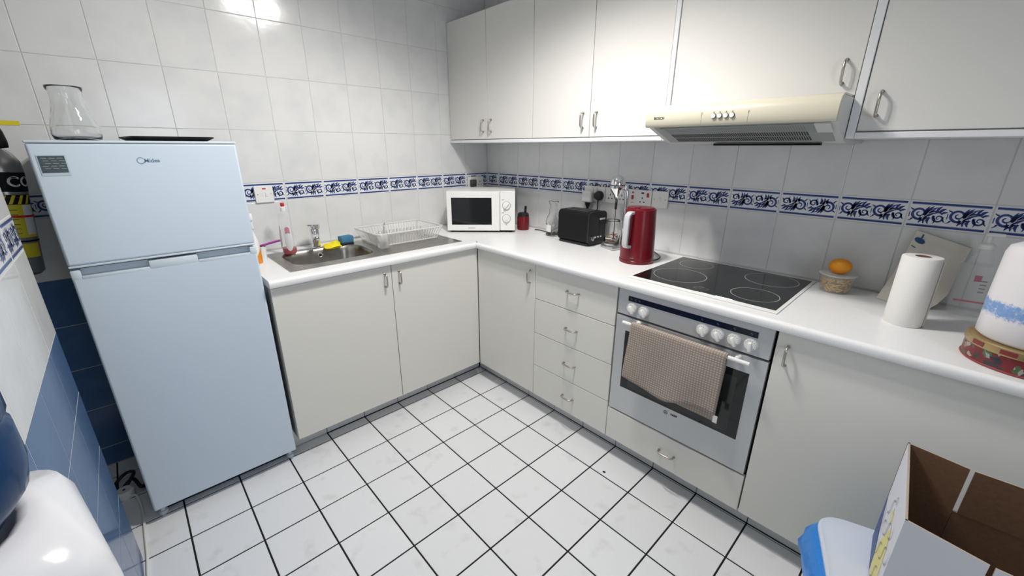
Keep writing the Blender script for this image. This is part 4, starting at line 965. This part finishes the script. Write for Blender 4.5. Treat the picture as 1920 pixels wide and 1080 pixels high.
m.add(V, [(0, 2, 1), (0, 3, 2), (1, 2, 3), (0, 1, 3)]).build('spout', M_red, t)
MB().rbox(-0.012, 0.012, -0.0825, -0.078, 0.024, 0.032, 0.002, 1, 0, Matrix.Rotation(rad(15), 4, 'Z')).build('power_switch', mat('dark_red', (0.10, 0.004, 0.008), 0.4), t)
cable('kettle_flex', 'black kettle flex curling on the worktop behind the kettle', [(1.500, -0.208, WTOP + 0.004), (1.512, -0.185, WTOP + 0.008), (1.505, -0.150, WTOP + 0.012), (1.47, -0.10, WTOP + 0.006), (1.41, -0.04, WTOP + 0.005)], 0.0032, M_black)

# ------------------------------------------------------------------ things by the sink
t = thing('detergent_bottle', 'clear washing-up liquid bottle with red soap and red cap', 'bottle', (0.150, -1.462, WTOP + 0.003), rad(20))
pr = [(0.0, 0.0), (0.036, 0.0), (0.041, 0.006), (0.042, 0.05), (0.040, 0.09), (0.037, 0.12), (0.035, 0.145), (0.036, 0.17), (0.034, 0.195), (0.020, 0.212), (0.012, 0.218), (0.0, 0.218)]
MB().lathe(pr, 32, sx=1.0, sy=0.72).build('bottle', M_pet, t)
sharp(MB().lathe([(0.0, 0.002), (0.0345, 0.002), (0.0395, 0.008), (0.0405, 0.030), (0.0, 0.030)], 32, sx=1.0, sy=0.69).build('liquid', M_liq, t))
sharp(MB().lathe([(0.013, 0.2182), (0.013, 0.236), (0.009, 0.240), (0.0, 0.240)], 18).build('collar', M_white, t))
sharp(MB().lathe([(0.007, 0.240), (0.009, 0.243), (0.0095, 0.255), (0.008, 0.258), (0.0, 0.258)], 16).build('cap', M_redn, t))
def lab(u, v):
    a = rad(-70 + 62 * u); e = math.sqrt(max(0.0, 1 - (2 * u - 1) ** 2)) ; z = 0.085 + (v - 0.5) * 0.13 * (0.25 + 0.75 * e)
    r = 0.0432 - 0.004 * max(0, (z - 0.09) / 0.05); return (r * math.cos(a), r * 0.72 * math.sin(a), z)
MB().grid(lab, 16, 8).build('label', M_wlab, t)
def lab2(u, v):
    p = lab(0.2 + 0.6 * u, 0.70 + 0.24 * v); return (p[0] * 1.008, p[1] * 1.008, p[2])
MB().grid(lab2, 10, 4).build('label_print', M_pinkl, t)
def lab3(u, v):
    a = rad(-175 + 62 * u); e = math.sqrt(max(0.0, 1 - (2 * u - 1) ** 2)); z = 0.085 + (v - 0.5) * 0.12 * (0.25 + 0.75 * e)
    r = 0.0432 - 0.004 * max(0, (z - 0.09) / 0.05); return (r * math.cos(a), r * 0.72 * math.sin(a), z)
MB().grid(lab3, 16, 8).build('back_label', mat('pale_pink_label', (0.55, 0.47, 0.45), 0.5), t)

t = thing('spray_bottle', 'white trigger spray bottle with orange label beside the fridge', 'bottle', (0.270, -1.6445, WTOP), 0)
pr = [(0.0, 0.0), (0.026, 0.0), (0.029, 0.005), (0.029, 0.085), (0.027, 0.115), (0.016, 0.150), (0.0115, 0.165), (0.0115, 0.18), (0.0, 0.18)]
sharp(MB().lathe(pr, 28, sx=1.15, sy=0.92).build('bottle', M_white, t))
MB().grid(lambda u, v: (0.0295 * 1.16 * math.cos(rad(-70 + 150 * u)), 0.0295 * 0.93 * math.sin(rad(-70 + 150 * u)), 0.010 + (0.035 + 0.05 * abs(2 * u - 1)) * v), 20, 3).build('label', M_orange, t)
m = MB().lathe([(0.0135, 0.176), (0.0135, 0.198), (0.009, 0.202), (0.009, 0.215)], 18)
m.rbox(-0.012, 0.055, -0.009, 0.011, 0.213, 0.244, 0.006, 2); m.rbox(-0.03, -0.008, -0.008, 0.010, 0.218, 0.238, 0.005, 2)
sharp(m.build('spray_head', M_white, t))
MB().tube([(0.034, 0.002, 0.216), (0.036, 0.004, 0.200), (0.030, 0.006, 0.182), (0.034, 0.008, 0.170)], 0.005, 8).build('trigger', M_white, t)

t = thing('plastic_cup', 'small pale plastic cup holding the purple brush beside the sink', 'cup', (0.205, -1.598, WTOP), 0)
sharp(MB().lathe([(0.0, 0.0), (0.015, 0.0), (0.018, 0.055), (0.0195, 0.068), (0.0182, 0.068), (0.0168, 0.055), (0.0140, 0.003), (0.0, 0.003)], 24).build('cup', M_white, t))
t = thing('washing_brush', 'purple-handled brush lying across the small cup', 'brush', (0.200, -1.592, WTOP + 0.069), 0)
MB().tube([(0.006, -0.020, 0.002), (0.002, 0.010, 0.006), (-0.012, 0.045, 0.009), (-0.030, 0.085, 0.011)], 0.0078, 8, flat=0.7).build('brush_handle', M_purple, t)
MB().rbox(-0.008, 0.010, -0.018, 0.004, -0.010, 0.0, 0.003, 1).build('bristles', M_white, t)

t = thing('dish_cloth', 'crumpled bright yellow dish cloth behind the sink bowl', 'cloth', (0.135, -1.2425, WTOP + 0.003), 0)
def cl(u, v):
    x = -0.03 + 0.085 * v + 0.008 * math.sin(5 * u); y = -0.048 + 0.092 * u + 0.006 * math.sin(6 * v)
    e = math.sin(PI * min(1, max(0, 0.04 + 0.92 * u))) ** 0.5 * math.sin(PI * min(1, max(0, 0.03 + 0.94 * v))) ** 0.4
    return (x, y, 0.0015 + e * ((0.040 - 0.026 * v) * (0.62 + 0.38 * u) + 0.0035 * math.sin(7 * u + 3 * v + 1) + 0.002 * math.sin(17 * u - 6 * v)))
m = MB().grid(cl, 22, 20).grid(lambda u, v: (cl(u, v)[0], cl(u, v)[1], 0.0002), 22, 20)
m.build('cloth', M_yellow, t)
t = thing('sponge', 'blue scouring sponge with dark pad behind the sink', 'sponge', (0.128, -1.160, WTOP + 0.0032), rad(6))
sharp(MB().rbox(-0.024, 0.024, -0.036, 0.036, 0.010, 0.046, 0.004, 2).build('foam', M_sponge, t))
MB().rbox(-0.024, 0.024, -0.036, 0.036, 0.0, 0.010, 0.002, 1).build('scourer', M_dscour, t)

# dish rack
t = thing('dish_rack', 'frosted white plastic dish rack on the sink drainer', 'dish rack', (0.218, -0.868, WTOP + 0.004), 0)
rx, ry, rh = 0.152, 0.216, 0.072
bxs, bys = 0.128, 0.186
m = MB()
m.tube([(x, y, rh) for x, y in rrect(-rx, rx, -ry, ry, 0.03, 5)], 0.0042, 8, closed=True, flat=1.3)
m.build('rim', M_rack, t)
MB().tube([(x, y, 0.006) for x, y in rrect(-bxs, bxs, -bys, bys, 0.025, 5)], 0.0045, 8, closed=True).build('base_frame', M_rack, t)
def slat(p, q, wd):
    a, b = Vector(p), Vector(q); d = (b - a).normalized(); side = Vector((0, 0, 1)).cross(d)
    if side.length < 0.01: side = Vector((1, 0, 0))
    side.normalize(); nn = d.cross(side) * 0.0012; side *= wd / 2
    v = [a + side + nn, a - side + nn, a - side - nn, a + side - nn, b + side + nn, b - side + nn, b - side - nn, b + side - nn]
    return MB().add(v, [(0, 1, 2, 3), (4, 5, 6, 7), (0, 1, 5, 4), (1, 2, 6, 5), (2, 3, 7, 6), (3, 0, 4, 7)])
nl, ns = 22, 12
for s_ in (-1, 1):
    for k in range(nl):
        f_ = -1 + 2 * (k + 0.5) / nl
        slat((s_ * bxs, f_ * bys * 0.97, 0.006), (s_ * rx, f_ * ry * 0.95, rh), 0.0128).build('side_slat', M_rack, t)
    for k in range(ns):
        f_ = -1 + 2 * (k + 0.5) / ns
        slat((f_ * bxs * 0.95, s_ * bys, 0.006), (f_ * rx * 0.93, s_ * ry, rh), 0.0165).build('end_slat', M_rack, t)
for k in range(11):
    y = -bys + 2 * bys * (k + 0.5) / 11; slat((-bxs, y, 0.006), (bxs, y, 0.006), 0.008).build('base_slat', M_rack, t)
for k in range(13):
    y = -0.10 + 0.285 * k / 12; MB().tube([(-0.075, y, 0.008), (-0.075, y, 0.045), (-0.06, y, 0.050), (-0.045, y, 0.045), (-0.045, y, 0.008)], 0.0022, 6).build('plate_peg', M_rack, t)
m = MB(); P0 = rrect(0.118, 0.172, -0.205, -0.155, 0.012, 3); n = len(P0)
V = [(x, y, 0.0) for x, y in P0] + [(x + 0.004, y - 0.006, 0.076) for x, y in P0]
m.add(V, [(k, (k + 1) % n, n + (k + 1) % n, n + k) for k in range(n)] + [tuple(range(n))], 0, True)
m.build('cutlery_cup', M_rack, t)
t = thing('teaspoon', 'steel teaspoon standing in the cutlery cup of the dish rack', 'spoon', (0.362, -1.046, WTOP + 0.010), 0)
m = MB().tube([(0.004, 0.0, 0.03), (0.000, 0.006, 0.06), (-0.006, 0.014, 0.10), (-0.012, 0.022, 0.125)], 0.0022, 8, r2=0.0042, flat=0.5)
m.lathe([(0.0, -0.024), (0.009, -0.018), (0.0135, 0.0), (0.011, 0.014), (0.004, 0.026), (0.0, 0.028)], 16, (0.005, 0, 0.022), sx=0.3, sy=1.0)
m.build('spoon', M_steel, t)

# ------------------------------------------------------------------ right-hand end of the worktop
t = thing('pasta_tub', 'round clear plastic tub of pasta under the mango', 'food tub', (2.198, -0.100, WTOP), 0)
MB().lathe([(0.0, 0.0), (0.046, 0.0), (0.048, 0.003), (0.0555, 0.062), (0.058, 0.063), (0.058, 0.066), (0.0545, 0.066), (0.0465, 0.004), (0.0, 0.002)], 36).build('tub', M_pet, t)
MB().lathe([(0.0, 0.0665), (0.058, 0.0665), (0.059, 0.069), (0.057, 0.071), (0.052, 0.0695), (0.0, 0.0695)], 36).build('lid', M_rack, t)
m = MB()
for k in range(110):
    a, z = random.random() * 6.28, 0.006 + 0.045 * random.random(); r = (0.040 + 0.006 * z / 0.05) * math.sqrt(0.35 + 0.6 * random.random()); b = random.uniform(-0.5, 0.5) + a + PI / 2
    c = Vector((r * math.cos(a), r * math.sin(a), z)); d = Vector((math.cos(b), math.sin(b), random.uniform(-0.5, 0.5))).normalized() * 0.010
    p, q = c - d, c + d
    for v in (p, q):
        l = math.hypot(v.x, v.y); mxr = 0.043 + 0.006 * max(v.z, 0) / 0.06
        if l > mxr: v.x *= mxr / l; v.y *= mxr / l
        v.z = min(max(v.z, 0.005), 0.058)
    m.tube([p, q], 0.0034, 6)
stuff(m.build('pasta', M_pasta, t))
t = thing('mango', 'ripe orange mango resting on the pasta tub', 'mango', (2.199, -0.100, WTOP + 0.0702), rad(-18))
m = MB(); m.lathe([(0.0295 * math.sin(a) * (1 + 0.05 * math.cos(a)), -0.0375 * math.cos(a)) for a in [PI * k / 16 for k in range(17)]], 28, T=Matrix.Translation((0, 0, 0.0288)) @ Matrix.Rotation(rad(84), 4, 'Y'), sx=1.0, sy=0.98)
m.build('fruit', M_mango, t)
MB().lathe([(0.003, 0), (0.002, 0.002), (0, 0.002)], 10, T=Matrix.Translation((-0.0270, -0.0165, 0.021)) @ Matrix.Rotation(rad(-110), 4, 'Y')).build('stem_scar', M_stem, t)

t = thing('paper_roll', 'plain white kitchen paper roll standing in front of the cloth bag', 'paper roll', (2.4130, -0.313, WTOP), 0)
R1 = 0.0475
sharp(MB().lathe([(0.019, 0.0), (R1 - 0.002, 0.0), (R1, 0.003), (R1, 0.212), (R1 - 0.003, 0.216), (0.0195, 0.216), (0.0195, 0.002)], 40, cap=False).build('paper', M_paper, t), 40)
MB().grid(lambda u, v: ((R1 + 0.001 + 0.007 * u * u) * math.cos(rad(-15 + 40 * u)), (R1 + 0.001 + 0.007 * u * u) * math.sin(rad(-15 + 40 * u)), 0.001 + 0.213 * v), 10, 6).build('loose_sheet', M_paper, t)
MB().lathe([(0.019, 0.0), (0.019, 0.2155), (0.0178, 0.2155), (0.0178, 0.0)], 24, cap=False).build('core', M_kraft, t)

t = thing('cloth_bag', 'cream cloth bag with blue emblem leaning on the tiles', 'bag', (2.400, -0.05, WTOP), 0)
LE = [(-0.078, 0.0), (-0.066, 0.05), (-0.052, 0.11), (-0.040, 0.17), (-0.034, 0.215), (-0.030, 0.250)]
RE = [(0.060, -0.0), (0.078, 0.02), (0.094, 0.055), (0.098, 0.10), (0.104, 0.16), (0.112, 0.208)]
def lerp(L, t):
    t *= len(L) - 1; i = min(int(t), len(L) - 2); f_ = t - i; return (L[i][0] + (L[i + 1][0] - L[i][0]) * f_, L[i][1] + (L[i + 1][1] - L[i][1]) * f_)
def bagp(side):
    def fn(u, v):
        a, b = lerp(LE, v), lerp(RE, v); x = a[0] + (b[0] - a[0]) * u; z = a[1] + (b[1] - a[1]) * u
        e = min(1, 4.5 * min(u, 1 - u)) * min(1, 0.35 + 4 * (1 - v))
        base = -0.030 * (1 - v) ** 1.5 + 0.038 * v
        y = base + side * (0.006 + 0.020 * e * (1 - 0.6 * v)) + 0.005 * math.sin(9 * u + 5 * v) * (1 - v) - 0.022 * max(0, u - 0.72) * (1 - v) * 3
        return (x, min(y, 0.047), z + 0.001)
    return fn
m = MB().grid(bagp(-1), 24, 26).grid(bagp(1), 24, 26)
for k in range(25):
    v0, v1 = k / 25, (k + 1) / 25
    for u in (0, 1): m.add([bagp(-1)(u, v0), bagp(1)(u, v0), bagp(1)(u, v1), bagp(-1)(u, v1)], [(0, 1, 2, 3)])
for k in range(23):
    u0_, u1_ = k / 23, (k + 1) / 23
    m.add([bagp(-1)(u0_, 1), bagp(1)(u0_, 1), bagp(1)(u1_, 1), bagp(-1)(u1_, 1)], [(0, 1, 2, 3)]); m.add([bagp(-1)(u0_, 0), bagp(1)(u0_, 0), bagp(1)(u1_, 0), bagp(-1)(u1_, 0)], [(0, 1, 2, 3)])
o = m.build('bag_body', M_canvas, t)
def onbag(u, v): p = bagp(-1)(u, v); return (p[0], p[1] - 0.0012, p[2])
m = MB().grid(lambda a, b: onbag(0.03 + 0.20 * (a - 0.5) * math.sqrt(max(0, 1 - (2 * b - 1) ** 2)) + 0.10, 0.80 + 0.10 * b), 8, 10)
m.grid(lambda a, b: onbag(0.13 + 0.03 * a, 0.90 + 0.07 * b), 4, 5)
m.grid(lambda a, b: onbag(0.03 + 0.09 * a, 0.725 + 0.012 * b), 5, 3)
m.build('emblem', mat('emblem_blue', (0.03, 0.09, 0.22), 0.8), t)

t = thing('soap_dispenser', 'clear plastic pump bottle with pink label against the tiles', 'bottle', (2.540, -0.074, WTOP), rad(8))
MB().rbox(-0.040, 0.040, -0.026, 0.026, 0.0, 0.175, 0.014, 3).lathe([(0.030, 0.170), (0.024, 0.195), (0.016, 0.212), (0.016, 0.222), (0.0, 0.222)], 24, sy=0.75).build('bottle', M_pet, t)
MB().box(-0.036, 0.036, -0.0268, -0.0262, 0.05, 0.056).build('label_stripe', M_pinkl, t)
MB().box(-0.006, 0.010, -0.0268, -0.0262, 0.12, 0.14).build('label', M_pinkl, t)
m = MB()
for k in range(4): m.box(0.010, 0.024, -0.0268, -0.0262, 0.085 + 0.012 * k, 0.089 + 0.012 * k)
m.build('label_print', M_grey, t)
sharp(MB().lathe([(0.019, 0.2222), (0.019, 0.236), (0.012, 0.240), (0.007, 0.242), (0.007, 0.262), (0.0, 0.262)], 20).rbox(-0.012, 0.030, -0.008, 0.008, 0.262, 0.273, 0.003, 2).build('pump', M_white, t))

t = thing('biscuit_tin', 'round colourful painted tin with gold lid under the big roll', 'tin', (2.655, -0.443, WTOP), 0)
sharp(MB().lathe([(0.0, 0.0), (0.111, 0.0), (0.1135, 0.003), (0.1115, 0.007), (0.1115, 0.042), (0.0, 0.042)], 56).build('tin_body', M_tin, t))
MB().lathe([(0.1125, 0.001), (0.1142, 0.0035), (0.1125, 0.006)], 56, cap=False).build('tin_foot', mat('tin_red', (0.30, 0.05, 0.05), 0.35), t)
l_ = sharp(MB().lathe([(0.1130, 0.0425), (0.1140, 0.045), (0.1130, 0.060), (0.110, 0.0625), (0.0, 0.0625)], 56).build('lid', M_gold, t))
for a in (-150, -118, -86, -54):
    MB().grid(lambda u, v: (0.1143 * math.cos(rad(a + 15 * u)), 0.1143 * math.sin(rad(a + 15 * u)), 0.0465 + 0.011 * v), 8, 2).build('lid_print', mat('tin_print_red', (0.22, 0.03, 0.03), 0.4), l_)
t = thing('kitchen_roll', 'large wrapped kitchen roll with blue printed band on the tin', 'paper roll', (2.655, -0.443, WTOP + 0.063), 0)
sharp(MB().lathe([(0.0, 0.0), (0.092, 0.0), (0.1005, 0.008), (0.1015, 0.10), (0.1000, 0.215), (0.095, 0.232), (0.078, 0.242), (0.030, 0.240), (0.022, 0.232), (0.0, 0.230)], 52).build('wrapped_roll', M_wrap, t), 60)
MB().tube([(0.0, 0.0, 0.232), (0.004, 0.003, 0.25), (-0.004, 0.004, 0.258)], 0.009, 8, r2=0.004).build('film_twist', M_white, t)

# ------------------------------------------------------------------ bin with bag, carton on its lid
BA = rad(18); BC = (2.578, -0.902)
t = thing('pedal_bin', 'teal bin with blue liner and pale grey lid below the carton', 'bin', (BC[0], BC[1], 0), BA)
hw_, hd2 = 0.152, 0.170
def loft(levels, mi=0, wr=None):
    V = []; n = None
    for li, (z, a, b, r) in enumerate(levels):
        P = rrect(-a, a, -b, b, r, 8); n = len(P)
        for k, (x, y) in enumerate(P):
            q = 1 + (wr * (0.5 + 0.5 * math.sin(k * 2.1 + li * 1.3)) * (li / len(levels)) if wr else 0); V.append((x * q, y * q, z))
    return V, [(i * n + k, i * n + (k + 1) % n, (i + 1) * n + (k + 1) % n, (i + 1) * n + k) for i in range(len(levels) - 1) for k in range(n)], n
V, F, n = loft([(0.0, 0.118, 0.135, 0.05), (0.01, 0.122, 0.139, 0.05), (0.42, hw_ - 0.006, hd2 - 0.006, 0.055)])
MB().add(V, F + [tuple(range(n))], 0, True).build('bin_body', M_teal, t)
V, F, n = loft([(0.446, hw_ - 0.002, hd2 - 0.002, 0.056), (0.438, hw_ + 0.004, hd2 + 0.004, 0.058), (0.415, hw_ + 0.014, hd2 + 0.012, 0.06), (0.39, hw_ + 0.021, hd2 + 0.016, 0.06), (0.36, hw_ + 0.024, hd2 + 0.016, 0.06), (0.335, hw_ + 0.018, hd2 + 0.010, 0.058), (0.32, hw_ + 0.006, hd2 + 0.003, 0.055)], wr=0.085)
o = MB().add(V, F, 0, True).build('bin_liner', M_bag, t); sm = o.modifiers.new('film', 'SOLIDIFY'); sm.thickness = 0.001
V, F, n = loft([(0.440, hw_ - 0.004, hd2 - 0.004, 0.056), (0.444, hw_ + 0.0035, hd2 + 0.0035, 0.060), (0.452, hw_ + 0.0035, hd2 + 0.0035, 0.060), (0.4575, hw_ - 0.002, hd2 - 0.002, 0.058), (0.4565, hw_ - 0.012, hd2 - 0.012, 0.052), (0.460, hw_ - 0.020, hd2 - 0.020, 0.048)])
sharp(MB().add(V, F + [tuple(range(n)), tuple(range(5 * n, 6 * n))], 0, True).build('lid', M_lid, t), 30)

CZ = 0.4605
t = thing('cardboard_carton', 'open white printed carton with brown inside sitting on the bin lid', 'carton', (2.72, -0.93, CZ), 0)
cx0, cy0 = 2.72, -0.93
zf, zt_ = 0.643 - CZ, 0.760 - CZ; TH = 0.004
def wall(p, q, z0, z1, inward, name, top_off=(0, 0)):      # cardboard wall from p to q, white outside and brown inside
    a, b = Vector((p[0] - cx0, p[1] - cy0, 0)), Vector((q[0] - cx0, q[1] - cy0, 0)); n_ = Vector((inward[0], inward[1], 0)) * TH; to = Vector((top_off[0], top_off[1], 0))
    v = [a + Vector((0, 0, z0)), b + Vector((0, 0, z0)), b + to + Vector((0, 0, z1)), a + to + Vector((0, 0, z1))]
    v += [x + n_ for x in v]
    mb = MB().add(v, [(0, 1, 2, 3)], 0).add(v, [(4, 5, 6, 7)], 1).add(v, [(0, 1, 5, 4), (1, 2, 6, 5), (2, 3, 7, 6), (3, 0, 4, 7)], 2)
    return mb.build(name, [M_cwhite, M_kraft, mat('card_edge', (0.42, 0.36, 0.30), 0.9)], t)
Fp, Np = (2.5005, -0.780), (2.5205, -1.080)
C1, C1b = (2.604, -0.796), (2.6105, -0.7975); E1 = (2.95, -0.775)
D1, D1b = (2.6285, -1.098), (2.6355, -1.099); E2 = (2.97, -1.080)
Wl = wall(Fp, Np, 0.0, zt_, (1, 0.07), 'side_panel')
wall(Fp, C1, 0.0, zf, (-0.15, -1), 'side_panel'); wall(C1, E1, 0.0, zf, (0.06, -1), 'side_panel')
wall(Fp, C1, zf, zt_, (-0.15, -1), 'flap'); wall(C1b, E1, zf, zt_, (0.06, -1), 'flap')
wall(Np, D1, 0.0, zf, (0.15, 1), 'side_panel'); wall(D1, E2, 0.0, zf, (-0.06, 1), 'side_panel')
wall(Np, D1, zf, zt_, (0.15, 1), 'flap'); wall(D1b, E2, zf, zt_, (-0.06, 1), 'flap')
wall(E1, E2, 0.0, zf, (-1, -0.06), 'side_panel')
m = MB(); P = [Fp, C1, E1, E2, D1, Np]
m.prism([(x - cx0, y - cy0) for x, y in P], 'z', 0.0, 0.003); m.build('base_panel', M_kraft, t)
# print on the outer left panel: blue block, yellow figure, outlines
T = XF((2.4995 - cx0 + 0.0005, -0.780 - cy0, 0), (0.0666, -1, 0), (0, 0, 1))
T = Matrix.Translation((-0.0012, 0, 0)) @ XF((Fp[0] - cx0, Fp[1] - cy0, 0), (Np[0] - Fp[0], Np[1] - Fp[1], 0), (0, 0, 1))
m = MB()
def poly(pts, mi, off): m.add([(x, y, -off) for x, y in pts], [tuple(range(len(pts)))], mi, False, T)
poly([(0.001, 0.002), (0.13, 0.002), (0.12, 0.045), (0.07, 0.075), (0.03, 0.12), (0.001, 0.140)], 0, 0.0004)
poly([(0.04, 0.02), (0.10, 0.012), (0.09, 0.035), (0.05, 0.05)], 3, 0.0008)
poly([(0.02, 0.10), (0.05, 0.09), (0.07, 0.10), (0.05, 0.125), (0.03, 0.13)], 3, 0.0008)
poly([(0.10, 0.02), (0.22, 0.01), (0.26, 0.08), (0.24, 0.16), (0.20, 0.20), (0.17, 0.15), (0.13, 0.10)], 1, 0.0008)
poly([(0.14, 0.19), (0.165, 0.175), (0.18, 0.20), (0.155, 0.215)], 1, 0.0008)
m.build('printed_figure', [M_cblue, M_cyel, M_cinkk, M_cwhite], Wl)
m = MB()
for k in range(16):
    x0_, z0_ = 0.07 + 0.0125 * k, 0.02 + 0.026 * ((k * 5) % 7)
    m.stroke(arc((x0_, z0_), (x0_ + 0.03, z0_ + 0.05), 0.5 * (-1) ** k, 8), 0.0015, 0.001, T @ Matrix.Translation((0, 0, 0.0004)), 0, 0.0028)
m.stroke(spiral(0.16, 0.235, 0.012, 0.004, 0.5, 1.0, 14), 0.002, 0.002, T @ Matrix.Translation((0, 0, 0.0004)))
m.build('printed_outlines', M_cinkk, Wl)

# ------------------------------------------------------------------ clutter on the floor beside the fridge
t = thing('extension_socket', 'round white extension socket on the floor beside the fridge', 'socket', (0.300, -2.308, 0), 0)
sharp(MB().lathe([(0.0, 0.0), (0.030, 0.0), (0.033, 0.006), (0.033, 0.030), (0.026, 0.036), (0.0, 0.036)], 22).build('socket_body', M_white, t))
MB().lathe([(0.006, 0.0362), (0.0, 0.0366)], 10).build('socket_hole', M_dark, t)
cable('white_flex', 'white flex running along the floor from the extension socket', [(0.325, -2.292, 0.012), (0.355, -2.272, 0.020), (0.42, -2.262, 0.006), (0.50, -2.259, 0.005), (0.60, -2.2595, 0.005), (0.72, -2.2595, 0.005), (0.84, -2.2635, 0.005), (1.0, -2.265, 0.005), (1.25, -2.265, 0.005)], 0.0048, M_white)
cable('black_flex', 'tangled black flex on the floor behind the white extension socket', [(0.27, -2.30, 0.030), (0.22, -2.27, 0.05), (0.17, -2.30, 0.03), (0.19, -2.34, 0.006), (0.26, -2.33, 0.008), (0.24, -2.28, 0.035), (0.30, -2.255, 0.02), (0.26, -2.24, 0.006), (0.12, -2.24, 0.006)], 0.007, M_black)

# ------------------------------------------------------------------ small crumbs on the floor
for i, (x, y, r, lab_) in enumerate(((1.620, -0.672, 0.0075, 'dark crumb on the floor tile in front of the oven drawer'), (0.720, -0.70, 0.0025, 'tiny dark speck on the floor tile near the corner cupboard'))):
    o = MB().lathe([(0.0, 0.0), (r, 0.0005), (r * 0.8, r * 0.5), (0.0, r * 0.6)], 8, sx=1.0, sy=0.6).build('crumb', M_mblack, None, (x, y, 0.0002), 0.5); tag(o, lab_, 'crumb', 'crumbs on the floor')

# ------------------------------------------------------------------ ceiling spot bar (the room's lamp)
t = thing('ceiling_spotlight', 'white ceiling light with three downward heads in the kitchen', 'ceiling light', (0, 0, H), 0)
lc = Vector((sum(p[0] for p in LAMPS) / 3, sum(p[1] for p in LAMPS) / 3, 0))
MB().lathe([(0.0, 0.0), (0.075, 0.0), (0.075, -0.012), (0.06, -0.022), (0.0, -0.022)], 32, lc).build('ceiling_rose', M_white, t)
for x, y in LAMPS: MB().tube([lc + Vector((0, 0, -0.018)), Vector((x, y, -0.018))], 0.008, 10).build('arm', M_white, t)
for x, y in LAMPS:
    dz = LAMP_Z - H
    sharp(MB().lathe([(0.010, -0.012), (0.010, dz + 0.085), (0.030, dz + 0.08), (0.048, dz + 0.005), (0.046, dz + 0.005), (0.026, dz + 0.076)], 24, (x, y, 0), cap=False).build('spot_head', M_white, t))
    MB().lathe([(0.0, dz + 0.07), (0.022, dz + 0.068), (0.036, dz + 0.035), (0.030, dz + 0.012), (0.0, dz + 0.004)], 20, (x, y, 0)).build('bulb', M_bulb, t)
    l = bpy.data.lights.new('spot_lamp', 'SPOT'); l.energy = LAMP_W * 4; l.color = (1.0, 0.965, 0.92); l.shadow_soft_size = 0.045; l.spot_size = rad(166); l.spot_blend = 0.6
    lo = bpy.data.objects.new('spot_lamp', l); COL.objects.link(lo); lo.location = (x, y, LAMP_Z - 0.012); lo.rotation_euler = (rad(-17), rad(3), 0)      # heads tipped towards the room
